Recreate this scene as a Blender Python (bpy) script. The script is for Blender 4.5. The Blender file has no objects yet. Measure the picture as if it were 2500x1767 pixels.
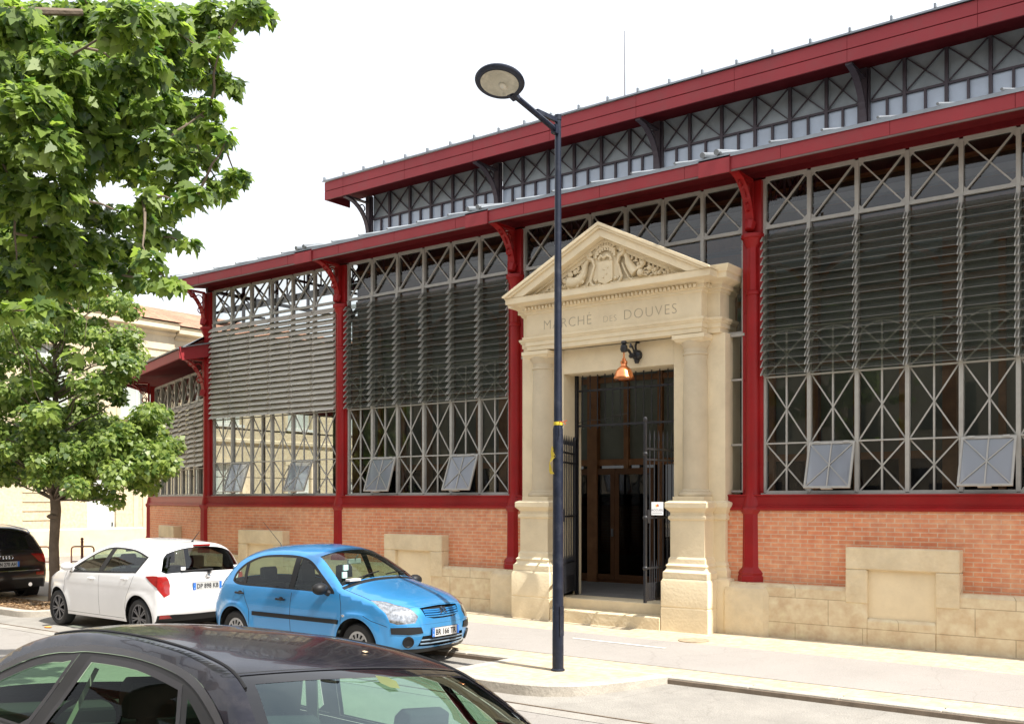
import bpy, math, random
import numpy as np
from mathutils import Vector, Matrix, noise
from mathutils.geometry import delaunay_2d_cdt
random.seed(7)
C = bpy.context.scene
R = math.radians
# ---------------------------------------------------------------- camera
cd = bpy.data.cameras.new("Camera"); cam = bpy.data.objects.new("Camera", cd)
C.collection.objects.link(cam); C.camera = cam
cam.location = (0, -14.0, 2.12); cam.rotation_euler = (R(90), 0, R(37.1))
cd.sensor_width = 36; cd.lens = 34.97; cd.shift_y = 0.1339; cd.clip_start = 0.05; cd.clip_end = 1500
# ---------------------------------------------------------------- sky and sun
SUN_EL, SUN_AZ = 56.0, -4.5            # azimuth counted from +X (along the facade)
w = bpy.data.worlds.new("World"); C.world = w; w.use_nodes = True
nt = w.node_tree; nt.nodes.clear()
def N(nt, t, **k):
    n = nt.nodes.new(t)
    for a, b in k.items():
        if a in n.inputs: n.inputs[a].default_value = b
        else: setattr(n, a, b)
    return n
L = lambda nt, a, b: nt.links.new(a, b)
out = N(nt, 'ShaderNodeOutputWorld'); bg = N(nt, 'ShaderNodeBackground', Strength=0.12)
sky = N(nt, 'ShaderNodeTexSky'); sky.sky_type = 'NISHITA'; sky.sun_disc = False
sky.sun_elevation = R(SUN_EL); sky.sun_rotation = R(90 - SUN_AZ)
tc = N(nt, 'ShaderNodeTexCoord'); mp = N(nt, 'ShaderNodeMapping'); mp.inputs['Scale'].default_value = (1, 1, 2.6)
nz = N(nt, 'ShaderNodeTexNoise', Scale=2.1, Detail=7.0, Roughness=0.55)
rp = N(nt, 'ShaderNodeValToRGB'); rp.color_ramp.elements[0].position = 0.42; rp.color_ramp.elements[1].position = 0.60
rp.color_ramp.elements[0].color = (0.74, 0.74, 0.74, 1)
mx = N(nt, 'ShaderNodeMixRGB'); mx.inputs[2].default_value = (5.6, 5.75, 5.95, 1)
L(nt, tc.outputs['Generated'], mp.inputs[0]); L(nt, mp.outputs[0], nz.inputs['Vector']); L(nt, nz.outputs[0], rp.inputs[0])
L(nt, rp.outputs[0], mx.inputs[0]); L(nt, sky.outputs[0], mx.inputs[1]); L(nt, mx.outputs[0], bg.inputs[0]); L(nt, bg.outputs[0], out.inputs[0])
sl = bpy.data.lights.new("Sun", 'SUN'); sun = bpy.data.objects.new("Sun", sl); C.collection.objects.link(sun)
sl.energy = 4.2; sl.angle = R(0.6); sl.color = (1, 0.955, 0.88)
sd = Vector((math.cos(R(SUN_EL)) * math.cos(R(SUN_AZ)), math.cos(R(SUN_EL)) * math.sin(R(SUN_AZ)), math.sin(R(SUN_EL))))
sun.rotation_euler = sd.to_track_quat('Z', 'Y').to_euler(); sun.location = (0, 0, 30)
C.view_settings.view_transform = 'Standard'; C.view_settings.look = 'None'; C.view_settings.gamma = 1
C.view_settings.use_curve_mapping = False; C.view_settings.exposure = 1.08
C.cycles.max_bounces = 8; C.cycles.transparent_max_bounces = 24; C.cycles.diffuse_bounces = 3; C.cycles.glossy_bounces = 3
C.cycles.transmission_bounces = 4; C.cycles.caustics_reflective = False; C.cycles.caustics_refractive = False
# ---------------------------------------------------------------- helpers
WM = {}
def tag(o, label=None, cat=None, group=None, kind=None):
    for k, v in (('label', label), ('category', cat), ('group', group), ('kind', kind)):
        if v: o[k] = v
    return o
def link(o, parent=None, M=None):
    C.collection.objects.link(o); M = M or Matrix.Identity(4); WM[o] = M
    if parent: o.parent = parent; o.matrix_local = WM[parent].inverted() @ M
    else: o.matrix_local = M
    return o
def empty(name, loc=(0, 0, 0), rz=0):
    o = bpy.data.objects.new(name, None); o.empty_display_size = .3
    return link(o, None, Matrix.Translation(loc) @ Matrix.Rotation(rz, 4, 'Z'))
def frame(p, q, up=(0, 0, 1)):
    d = (Vector(q) - Vector(p)); l = d.length; d = d / max(l, 1e-9); u = Vector(up)
    if abs(d.dot(u)) > .995: u = Vector((1, 0, 0)) if abs(d.x) < .9 else Vector((0, 1, 0))
    s = d.cross(u).normalized(); return d, s, s.cross(d).normalized(), l
class MB:
    def __init__(s): s.v = []; s.f = []; s.m = []
    def add(s, v, f, m=0):
        b = len(s.v); s.v += [tuple(p) for p in v]; s.f += [tuple(i + b for i in q) for q in f]; s.m += [m] * len(f); return s
    def box(s, x0, x1, y0, y1, z0, z1, m=0):
        v = [(x, y, z) for z in (z0, z1) for y in (y0, y1) for x in (x0, x1)]
        return s.add(v, [(0, 2, 3, 1), (4, 5, 7, 6), (0, 1, 5, 4), (2, 6, 7, 3), (0, 4, 6, 2), (1, 3, 7, 5)], m)
    def bar(s, p, q, w, d, m=0, up=(0, 0, 1)):
        D, S, U, l = frame(p, q, up); p = Vector(p); q = Vector(q); v = []
        for c in (p, q):
            for a, b in ((-1, -1), (1, -1), (1, 1), (-1, 1)): v.append(c + S * (a * w / 2) + U * (b * d / 2))
        return s.add(v, [(3, 2, 1, 0), (4, 5, 6, 7), (0, 1, 5, 4), (1, 2, 6, 5), (2, 3, 7, 6), (3, 0, 4, 7)], m)
    def tube(s, pts, r, n=10, m=0, cap=True):
        P = [Vector(p) for p in pts]; rs = r if hasattr(r, '__len__') else [r] * len(P); v = []; f = []
        t0 = (P[1] - P[0]).normalized(); u = Vector((0, 0, 1)) if abs(t0.z) < .9 else Vector((1, 0, 0)); S = t0.cross(u).normalized()
        for i, p in enumerate(P):
            t = (P[min(i + 1, len(P) - 1)] - P[max(i - 1, 0)]).normalized()
            S = (S - t * S.dot(t)).normalized(); U = t.cross(S)
            for k in range(n):
                a = 2 * math.pi * k / n; v.append(p + (S * math.cos(a) + U * math.sin(a)) * rs[i])
        for i in range(len(P) - 1):
            for k in range(n):
                a = i * n + k; b = i * n + (k + 1) % n; f.append((a, b, b + n, a + n))
        if cap: f.append(tuple(range(n - 1, -1, -1))); f.append(tuple(range(len(P) * n - n, len(P) * n)))
        return s.add(v, f, m)
    def lathe(s, prof, c=(0, 0, 0), n=24, m=0, M=None, a0=0.0, rf=None, cap=False):
        v = []; f = []; M = M or Matrix.Identity(4); c = Vector(c)
        for r, z in prof:
            for k in range(n):
                a = a0 + 2 * math.pi * k / n; rr = r * (rf(a, z) if rf else 1); v.append(c + (M @ Vector((rr * math.cos(a), rr * math.sin(a), z))))
        for i in range(len(prof) - 1):
            for k in range(n):
                a = i * n + k; b = i * n + (k + 1) % n; f.append((a, b, b + n, a + n))
        if cap and prof[0][0] > 1e-5: f.append(tuple(range(n - 1, -1, -1)))
        if cap and prof[-1][0] > 1e-5: f.append(tuple(range(len(prof) * n - n, len(prof) * n)))
        return s.add(v, f, m)
    def prism(s, poly, a, b, ax='y', m=0):
        # polygon in the plane normal to ax, extruded from a to b
        mk = {'y': lambda p, t: (p[0], t, p[1]), 'x': lambda p, t: (t, p[0], p[1]), 'z': lambda p, t: (p[0], p[1], t)}[ax]
        n = len(poly); v = [mk(p, a) for p in poly] + [mk(p, b) for p in poly]
        f = [tuple(range(n)), tuple(range(2 * n - 1, n - 1, -1))] + [(i, i + n, (i + 1) % n + n, (i + 1) % n) for i in range(n)]
        return s.add(v, f, m)
    def ball(s, c, r, n=10, m=0, sc=(1, 1, 1), bump=0, seed=0):
        v = []; f = []; k = n // 2 + 1; c = Vector(c)
        for i in range(k + 1):
            th = math.pi * i / k
            for j in range(n):
                a = 2 * math.pi * j / n; d = Vector((math.sin(th) * math.cos(a), math.sin(th) * math.sin(a), math.cos(th)))
                q = 1 + (bump * noise.noise(d * 2.3 + Vector((seed, seed * .7, 0))) if bump else 0)
                v.append(c + Vector((d.x * sc[0], d.y * sc[1], d.z * sc[2])) * r * q)
        for i in range(k):
            for j in range(n): a = i * n + j; b = i * n + (j + 1) % n; f.append((a, a + n, b + n, b))
        return s.add(v, f, m)
    def sweep(s, path, prof, m=0, cap=True, closed=False):
        # plan path [(x,y)...], profile [(outward,z)...]; outward is to the right of travel
        P = [Vector((p[0], p[1])) for p in path]; n = len(P); offs = []
        for i in range(n):
            a = P[(i - 1) % n] if (i > 0 or closed) else None; b = P[(i + 1) % n] if (i < n - 1 or closed) else None
            d1 = (P[i] - a).normalized() if a is not None else None; d2 = (b - P[i]).normalized() if b is not None else None
            n1 = Vector((d1.y, -d1.x)) if d1 is not None else None; n2 = Vector((d2.y, -d2.x)) if d2 is not None else None
            if n1 is None: offs.append(n2)
            elif n2 is None: offs.append(n1)
            else:
                mm = (n1 + n2).normalized(); offs.append(mm / max(mm.dot(n1), .3))
        v = []
        for i in range(n):
            for d, z in prof: q = P[i] + offs[i] * d; v.append((q.x, q.y, z))
        k = len(prof); f = []
        for i in range(n if closed else n - 1):
            j = (i + 1) % n
            for q in range(k - 1): f.append((i * k + q, j * k + q, j * k + q + 1, i * k + q + 1))
        if cap and not closed: f.append(tuple(range(k - 1, -1, -1))); f.append(tuple((n - 1) * k + q for q in range(k)))
        return s.add(v, f, m)
    def mesh(s, name, mats, smooth=30, recalc=False):
        me = bpy.data.meshes.new(name); me.from_pydata(s.v, [], s.f)
        for q in (mats if isinstance(mats, (list, tuple)) else [mats]): me.materials.append(q)
        me.polygons.foreach_set('material_index', s.m)
        if recalc:
            import bmesh
            bm = bmesh.new(); bm.from_mesh(me); bmesh.ops.recalc_face_normals(bm, faces=bm.faces); bm.to_mesh(me); bm.free()
        if smooth:
            me.polygons.foreach_set('use_smooth', [True] * len(me.polygons)); me.set_sharp_from_angle(angle=R(smooth))
        me.update(); return me
    def build(s, name, mats, parent=None, M=None, smooth=30, bevel=0, recalc=False, seg=1):
        o = bpy.data.objects.new(name, s.mesh(name, mats, smooth, recalc)); link(o, parent, M)
        if bevel:
            b = o.modifiers.new('b', 'BEVEL'); b.width = bevel; b.segments = seg; b.limit_method = 'ANGLE'; b.angle_limit = R(40)
        return o
def T(x=0, y=0, z=0, rz=0): return Matrix.Translation((x, y, z)) @ Matrix.Rotation(rz, 4, 'Z')
def text_mb(body, size, depth=.002, space=1.0, off=0.0):
    cu = bpy.data.curves.new('t', 'FONT'); cu.body = body; cu.size = size; cu.extrude = depth; cu.align_x = 'CENTER'; cu.space_character = space
    cu.offset = off; cu.resolution_u = 3
    o = bpy.data.objects.new('t', cu); C.collection.objects.link(o); dg = bpy.context.evaluated_depsgraph_get(); dg.update()
    me = bpy.data.meshes.new_from_object(o.evaluated_get(dg)); b = MB()
    b.add([tuple(v.co) for v in me.vertices], [tuple(p.vertices) for p in me.polygons])
    bpy.data.objects.remove(o); bpy.data.meshes.remove(me); return b
# ---------------------------------------------------------------- materials
def newmat(name):
    m = bpy.data.materials.new(name); m.use_nodes = True; t = m.node_tree; t.nodes.clear()
    return m, t, N(t, 'ShaderNodeOutputMaterial')
def pbr(name, col, rough=.6, metal=0, var=.15, scale=3, bump=0, bscale=30, coat=0, dirt=None, dirt_amt=0, dscale=1.2, spec=.5, world=False, coat_r=.05, rvar=0):
    m, t, o = newmat(name); p = N(t, 'ShaderNodeBsdfPrincipled', Roughness=rough, Metallic=metal)
    p.inputs['Specular IOR Level'].default_value = spec; p.inputs['Coat Weight'].default_value = coat; p.inputs['Coat Roughness'].default_value = coat_r
    tc = N(t, 'ShaderNodeNewGeometry') if world else N(t, 'ShaderNodeTexCoord'); vec = tc.outputs['Position' if world else 'Object']
    n1 = N(t, 'ShaderNodeTexNoise', Scale=scale, Detail=6.0, Roughness=.6); L(t, vec, n1.inputs['Vector'])
    r = N(t, 'ShaderNodeValToRGB'); e = r.color_ramp.elements; e[0].position = .3; e[1].position = .7
    e[0].color = tuple(c * (1 - var) for c in col) + (1,); e[1].color = tuple(min(1, c * (1 + var)) for c in col) + (1,)
    L(t, n1.outputs[0], r.inputs[0]); src = r.outputs[0]
    if dirt:
        n2 = N(t, 'ShaderNodeTexNoise', Scale=dscale, Detail=8.0, Roughness=.65); L(t, vec, n2.inputs['Vector'])
        r2 = N(t, 'ShaderNodeValToRGB'); r2.color_ramp.elements[0].position = .48; r2.color_ramp.elements[1].position = .72
        r2.color_ramp.elements[1].color = (dirt_amt,) * 3 + (1,)
        mxx = N(t, 'ShaderNodeMixRGB'); mxx.inputs[2].default_value = tuple(dirt) + (1,)
        L(t, n2.outputs[0], r2.inputs[0]); L(t, r2.outputs[0], mxx.inputs[0]); L(t, src, mxx.inputs[1]); src = mxx.outputs[0]
    if world:
        n4 = N(t, 'ShaderNodeTexNoise', Scale=90.0, Detail=3.0, Roughness=.8); L(t, vec, n4.inputs['Vector']); m4 = N(t, 'ShaderNodeMixRGB', blend_type='OVERLAY', Fac=.55); L(t, src, m4.inputs[1]); L(t, n4.outputs[0], m4.inputs[2]); src = m4.outputs[0]
        vo = N(t, 'ShaderNodeTexVoronoi', Scale=.55); vo.feature = 'DISTANCE_TO_EDGE'; n5 = N(t, 'ShaderNodeTexNoise', Scale=2.0, Detail=6.0); L(t, vec, n5.inputs['Vector']); m5 = N(t, 'ShaderNodeMixRGB', blend_type='ADD', Fac=.5); L(t, vec, m5.inputs[1]); L(t, n5.outputs[1], m5.inputs[2]); L(t, m5.outputs[0], vo.inputs['Vector'])
        r5 = N(t, 'ShaderNodeValToRGB'); r5.color_ramp.elements[0].color = (.6, .58, .56, 1); r5.color_ramp.elements[1].position = .008; m6 = N(t, 'ShaderNodeMixRGB', blend_type='MULTIPLY', Fac=.30 if name.startswith(('asph', 'lane', 'path')) else 0.0); L(t, vo.outputs[0], r5.inputs[0]); L(t, src, m6.inputs[1]); L(t, r5.outputs[0], m6.inputs[2]); src = m6.outputs[0]
    L(t, src, p.inputs['Base Color'])
    if rvar:
        mr = N(t, 'ShaderNodeMapRange'); mr.inputs[3].default_value = rough - rvar; mr.inputs[4].default_value = rough + rvar
        L(t, n1.outputs[0], mr.inputs[0]); L(t, mr.outputs[0], p.inputs['Roughness'])
    if bump:
        nb = N(t, 'ShaderNodeTexNoise', Scale=bscale, Detail=5.0); L(t, vec, nb.inputs['Vector'])
        bp = N(t, 'ShaderNodeBump', Strength=bump, Distance=.02); L(t, nb.outputs[0], bp.inputs['Height']); L(t, bp.outputs[0], p.inputs['Normal'])
    L(t, p.outputs[0], o.inputs[0]); return m
def glass(name, tint=(.8, .85, .82), f0=.07, rough=0.0, gloss=(1, 1, 1), haze=0, hcol=(.6, .65, .7), power=4.5):
    m, t, o = newmat(name); tr = N(t, 'ShaderNodeBsdfTransparent'); tr.inputs[0].default_value = tint + (1,)
    gl = N(t, 'ShaderNodeBsdfGlossy', Roughness=rough); gl.inputs[0].default_value = gloss + (1,); base = tr.outputs[0]
    if haze:
        df = N(t, 'ShaderNodeBsdfDiffuse'); df.inputs[0].default_value = hcol + (1,); tl = N(t, 'ShaderNodeBsdfTranslucent'); tl.inputs[0].default_value = hcol + (1,)
        a = N(t, 'ShaderNodeMixShader', Fac=.5); L(t, df.outputs[0], a.inputs[1]); L(t, tl.outputs[0], a.inputs[2])
        b = N(t, 'ShaderNodeMixShader', Fac=haze); L(t, base, b.inputs[1]); L(t, a.outputs[0], b.inputs[2]); base = b.outputs[0]
    lw = N(t, 'ShaderNodeLayerWeight', Blend=.5); pw = N(t, 'ShaderNodeMath', operation='POWER'); pw.inputs[1].default_value = power
    ml = N(t, 'ShaderNodeMath', operation='MULTIPLY_ADD'); ml.inputs[1].default_value = 1 - f0; ml.inputs[2].default_value = f0
    L(t, lw.outputs['Facing'], pw.inputs[0]); L(t, pw.outputs[0], ml.inputs[0])
    mx = N(t, 'ShaderNodeMixShader'); L(t, ml.outputs[0], mx.inputs[0]); L(t, base, mx.inputs[1]); L(t, gl.outputs[0], mx.inputs[2]); L(t, mx.outputs[0], o.inputs[0]); return m
def brickmat(name, c1, c2, mortar, sx=.22, sy=.065, ms=.008, rough=.85, bump=.4, stain=(.3, .25, .2), stain_amt=.25, squash=1, dscale=.9, plane='xz'):
    m, t, o = newmat(name); p = N(t, 'ShaderNodeBsdfPrincipled', Roughness=rough); tc = N(t, 'ShaderNodeTexCoord')
    sp = N(t, 'ShaderNodeSeparateXYZ'); cb = N(t, 'ShaderNodeCombineXYZ'); L(t, tc.outputs['Object'], sp.inputs[0])
    if plane == 'xz':
        ad = N(t, 'ShaderNodeMath', operation='ADD'); L(t, sp.outputs[0], ad.inputs[0]); L(t, sp.outputs[1], ad.inputs[1]); L(t, ad.outputs[0], cb.inputs[0]); L(t, sp.outputs[2], cb.inputs[1])
    else: L(t, sp.outputs[0], cb.inputs[0]); L(t, sp.outputs[1], cb.inputs[1])
    b = N(t, 'ShaderNodeTexBrick'); b.inputs['Scale'].default_value = 1; b.inputs['Brick Width'].default_value = sx; b.inputs['Row Height'].default_value = sy
    b.inputs['Mortar Size'].default_value = ms; b.inputs['Mortar Smooth'].default_value = .3; b.inputs['Bias'].default_value = 0
    b.inputs['Color1'].default_value = c1 + (1,); b.inputs['Color2'].default_value = c2 + (1,); b.inputs['Mortar'].default_value = mortar + (1,)
    L(t, cb.outputs[0], b.inputs['Vector'])
    n2 = N(t, 'ShaderNodeTexNoise', Scale=dscale, Detail=8.0, Roughness=.65); L(t, tc.outputs['Object'], n2.inputs['Vector'])
    r2 = N(t, 'ShaderNodeValToRGB'); r2.color_ramp.elements[0].position = .42; r2.color_ramp.elements[1].position = .7; r2.color_ramp.elements[1].color = (stain_amt,) * 3 + (1,)
    mx = N(t, 'ShaderNodeMixRGB'); mx.inputs[2].default_value = stain + (1,); L(t, n2.outputs[0], r2.inputs[0]); L(t, r2.outputs[0], mx.inputs[0]); L(t, b.outputs[0], mx.inputs[1])
    n3 = N(t, 'ShaderNodeTexNoise', Scale=9.0, Detail=6.0); L(t, tc.outputs['Object'], n3.inputs['Vector'])
    m3 = N(t, 'ShaderNodeMixRGB', blend_type='OVERLAY', Fac=.5); L(t, mx.outputs[0], m3.inputs[1]); L(t, n3.outputs[0], m3.inputs[2]); L(t, m3.outputs[0], p.inputs['Base Color'])
    h = N(t, 'ShaderNodeMath', operation='SUBTRACT'); L(t, n3.outputs[0], h.inputs[0]); L(t, b.outputs['Fac'], h.inputs[1])
    bp = N(t, 'ShaderNodeBump', Strength=bump, Distance=.012); L(t, h.outputs[0], bp.inputs['Height']); L(t, bp.outputs[0], p.inputs['Normal'])
    L(t, p.outputs[0], o.inputs[0]); return m
def leafmat(name, a, b, tr=.35):
    m, t, o = newmat(name); g = N(t, 'ShaderNodeNewGeometry'); r = N(t, 'ShaderNodeValToRGB')
    e = r.color_ramp.elements; e[0].color = a + (1,); e[1].color = b + (1,); L(t, g.outputs['Random Per Island'], r.inputs[0])
    p = N(t, 'ShaderNodeBsdfPrincipled', Roughness=.42); tl = N(t, 'ShaderNodeBsdfTranslucent'); ad = N(t, 'ShaderNodeMixShader', Fac=tr)
    hs = N(t, 'ShaderNodeHueSaturation', Value=2.2, Saturation=1.1); L(t, r.outputs[0], hs.inputs['Color']); L(t, hs.outputs[0], tl.inputs[0]); L(t, r.outputs[0], p.inputs['Base Color'])
    L(t, p.outputs[0], ad.inputs[1]); L(t, tl.outputs[0], ad.inputs[2]); L(t, ad.outputs[0], o.inputs[0]); return m
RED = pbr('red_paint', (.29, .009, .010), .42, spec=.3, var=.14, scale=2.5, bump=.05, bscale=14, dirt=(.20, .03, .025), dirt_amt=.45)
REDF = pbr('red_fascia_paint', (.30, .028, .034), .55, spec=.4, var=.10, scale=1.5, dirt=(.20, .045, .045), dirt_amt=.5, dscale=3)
REDD = pbr('red_eave_shade_joint', (.12, .010, .013), .85, var=.2, spec=.1)  # shade under the eaves put into this dark red; also fascia joint lines
TAUPE = pbr('taupe_paint', (.40, .385, .35), .5, var=.1, scale=6)
SLAT = pbr('taupe_slat', (.56, .52, .45), .55, var=.1, scale=3)
SEDGE = pbr('slat_edge', (.17, .165, .15), .5, var=.2, scale=6)
SGLASS = glass('slat_glass', (.74, .76, .72), .04, .25, (.5, .5, .5), haze=.14, hcol=(.36, .36, .32))
FROST = glass('frosted_glass', (.62, .66, .7), .06, .08, haze=.6, hcol=(.62, .68, .78))
HGLASS = glass('window_glass', (.72, .74, .72), .06, .0)
CLERG = pbr('clerestory_panel', (.36, .4, .42), .25, var=.25, scale=1.3)
CLERW = pbr('clerestory_pane', (.55, .62, .72), .15, var=.12, scale=2)
PURP = pbr('plum_paint', (.075, .055, .065), .5, var=.1)
ZINC = pbr('zinc', (.24, .26, .28), .45, .5, var=.2, scale=2)
STONE = pbr('pale_limestone', (.80, .67, .455), .85, var=.07, scale=2.2, bump=.25, bscale=25, dirt=(.55, .44, .29), dirt_amt=.4, dscale=1.4)
STONE2 = pbr('weathered_limestone', (.72, .60, .405), .9, var=.13, scale=2.4, bump=.7, bscale=12, dirt=(.50, .37, .21), dirt_amt=.55, dscale=2.2)
ASHLAR = brickmat('ashlar_plinth', (.72, .60, .41), (.66, .535, .345), (.44, .34, .22), .95, .36, .006, .9, .45, (.50, .37, .21), .5, dscale=1.5)
BRICK = brickmat('orange_brick', (.74, .285, .14), (.63, .22, .105), (.66, .44, .30), .22, .062, .008, .85, .4, (.68, .43, .27), .5, dscale=1.0)
LETTER = pbr('letter_shade', (.44, .36, .25), .9, var=.2, scale=9)  # darker stone colour stands in for the shade inside cut letters
BLACK = pbr('black_iron', (.014, .014, .017), .4, var=.3, scale=20, bump=.1)
RUBBER = pbr('black_rubber', (.018, .018, .019), .7, var=.2, scale=20)
DARK = pbr('dark_interior', (.016, .015, .015), .9, var=.2)
WOOD = pbr('oak_timber', (.26, .12, .05), .5, var=.25, scale=4)
COPPER = pbr('copper', (.85, .33, .14), .28, 1.0, var=.15, scale=8, rvar=.08)
WHITEP = pbr('white_board', (.8, .8, .8), .5, var=.02)
# ================================================================ MARKET HALL
hall = empty('market_hall', (-8.3, 0, .1))
tag(hall, 'long red iron and glass market hall with brick base and stone entrance portal', 'market hall')
CX = [-19.34, -14.92, -10.50, -6.08, -1.66, 2.76]; BW = 4.42
def curve_br(y0, z0, y1, z1, n=10):
    # concave quarter curve from the column (y0,z0) out to the eave (y1,z1)
    return [(y0 + (y1 - y0) * (1 - math.cos(math.pi / 2 * i / n)), z0 + (z1 - z0) * math.sin(math.pi / 2 * i / n)) for i in range(n + 1)]
def column_mb(top):
    b = MB(); a = math.pi / 8
    b.lathe([(.23, .86), (.23, .98), (.215, 1.0), (.225, 1.03), (.205, 1.07), (.18, 1.10), (.172, 1.13), (.165, 1.9), (.185, 1.93), (.20, 1.97), (.19, 2.0)], n=8, a0=a)
    b.lathe([(.16, 2.0), (.14, 2.1), (.115, 2.2), (.105, 2.3), (.10, top - .95), (.115, top - .94), (.115, top - .9), (.10, top - .88)], n=16)
    b.lathe([(.10, top - .9), (.098, top - .25), (.12, top - .2), (.15, top - .12), (.175, top - .1), (.175, top - .05), (.14, top - .04)], n=24, rf=lambda q, z: 1 - .10 * (math.cos(8 * q) < -.2) if z < top - .22 else 1)
    b.box(-.16, .16, -.01, .05, 2.18, top + .0); b.box(-.15, .15, -.05, .10, top - .04, top + .74)
    for z in (2.25, 2.6, 3.0, 3.4, 3.9, 4.4, 4.9):
        for s in (-1, 1): b.ball((s * .135, -.018, z), .012, 6)
    return b
def bracket_mb(x=0, y0=-.12, z0=6.12, y1=-.72, z1=6.82, mats=0):
    b = MB(); P = curve_br(y0, z0, y1, z1); Q = [(y0, z1)] if False else None
    # flange following the curve, slightly waisted like cast iron
    for i in range(len(P) - 1):
        b.bar((x, P[i][0], P[i][1]), (x, P[i + 1][0], P[i + 1][1]), .11, .03, up=(1, 0, 0)) if False else b.prism([(P[i][0], P[i][1]), (P[i + 1][0], P[i + 1][1]), (P[i + 1][0], P[i + 1][1] + .035), (P[i][0] + .0, P[i][1] + .035)], x - .065, x + .065, 'x')
    b.box(x - .05, x + .05, y1 - .02, y0 + .02, z1 - .01, z1 + .03); b.box(x - .05, x + .05, y0 - .0, y0 + .05, z0, z1)
    # cast web: two rings and struts
    for cy, cz, r in ((-.24, 6.66, .10), (-.43, 6.735, .055), (-.21, 6.42, .06)):
        yy = y0 + (cy + .12) / (-.6) * (y1 - y0); zz = z0 + (cz - 6.12) / .7 * (z1 - z0)
        b.tube([(x, yy + r * math.cos(t * math.pi / 8), zz + r * math.sin(t * math.pi / 8)) for t in range(17)], .014, 6, cap=False)
    b.bar((x, y0, z0 + .45 * (z1 - z0)), (x, y0 + .45 * (y1 - y0), z1), .02, .02); b.bar((x, y0 + .3 * (y1 - y0), z0 + .72 * (z1 - z0)), (x, y0 + .6 * (y1 - y0), z1), .02, .02)
    b.tube([(x, y0 - .02, z0 - .02), (x, y0 + .02, z0 + .10)], [.07, .09], 8)
    return b
COLM = column_mb(6.1).mesh('column', RED); BRM = bracket_mb().mesh('bracket', RED)
def put(name, me, parent, M):
    return link(bpy.data.objects.new(name, me), parent, M)
for i, x in enumerate(CX):
    c = put('column', COLM, hall, T(x, 0, 0)); put('bracket', BRM, c, T(x, 0, 0))
# ---- window screens
RW = [2.22, 2.94, 3.92, 4.62, 6.14, 6.86]
def arch_pts(x0, x1, z0, z1, y, n=8):
    cx = (x0 + x1) / 2; r = (x1 - x0) / 2
    return [(cx - r * math.cos(math.pi * i / n), y, z0 + (z1 - z0) * math.sin(math.pi * i / n)) for i in range(n + 1)]
def frame_mb(W, rows, kinds, n=6, y=.05, x0=.16, hop=()):
    b = MB(); x1 = W - x0; lw = (x1 - x0) / n; z0, z1 = rows[0], rows[-1]
    for i in range(n + 1):
        ww = .055 if 0 < i < n else .06
        b.box(x0 + i * lw - ww / 2, x0 + i * lw + ww / 2, y - .035, y + .035, z0, z1)
    for j, z in enumerate(rows):
        t = .05 if j in (0, len(rows) - 1, len(rows) - 2) else .022
        for i in range(n): b.box(x0 + i * lw + .0275, x0 + (i + 1) * lw - .0275, y - .028, y + .028, z - t / 2, z + t / 2)
    b.box(x0 - .03, x1 + .03, y - .07, y + .03, z0 - .05, z0 - .01)
    for j, k in enumerate(kinds):
        za, zb = rows[j] + .01, rows[j + 1] - .01
        for i in range(n):
            a, c = x0 + i * lw + .03, x0 + (i + 1) * lw - .03; m = (a + c) / 2
            if j == 0 and i in hop: continue
            w = .034 if k == 'T' else .016
            if k in 'XAT':
                zt = zb - (.06 if k == 'A' else 0)
                b.bar((a, y - .004, za), (c, y - .004, zt), w, .02); b.bar((a, y + .019, zt), (c, y + .019, za), w, .02)
                if k == 'T':
                    for px, pz, sx, sz in ((a, za, 1, 1), (c, za, -1, 1), (a, zb, 1, -1), (c, zb, -1, -1)):
                        b.prism([(px, pz), (px + sx * .09, pz), (px, pz + sz * .09)] if sx * sz > 0 else [(px, pz), (px, pz + sz * .09), (px + sx * .09, pz)], y - .018, y - .006)
            if k in 'XAC': b.box(m - .012, m + .012, y - .016, y + .012, za, zb)
            if k == 'A':
                P = arch_pts(a, c, zb - .24, zb - .015, y)
                for q in range(len(P) - 1): b.bar(P[q], P[q + 1], .018, .018)
    return b
def glass_mb(W, rows, n=6, y=.075, x0=.16, hop=()):
    b = MB(); lw = (W - 2 * x0) / n
    for j in range(len(rows) - 1):
        for i in range(n):
            if j == 0 and i in hop: continue
            e = random.uniform(-.004, .004); f = random.uniform(-.004, .004); a = x0 + i * lw; c = a + lw; za, zb = rows[j], rows[j + 1]
            b.add([(a, y + e, za), (c, y - e, za), (c, y + f, zb), (a, y - f, zb)], [(0, 1, 2, 3)])
    return b
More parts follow.
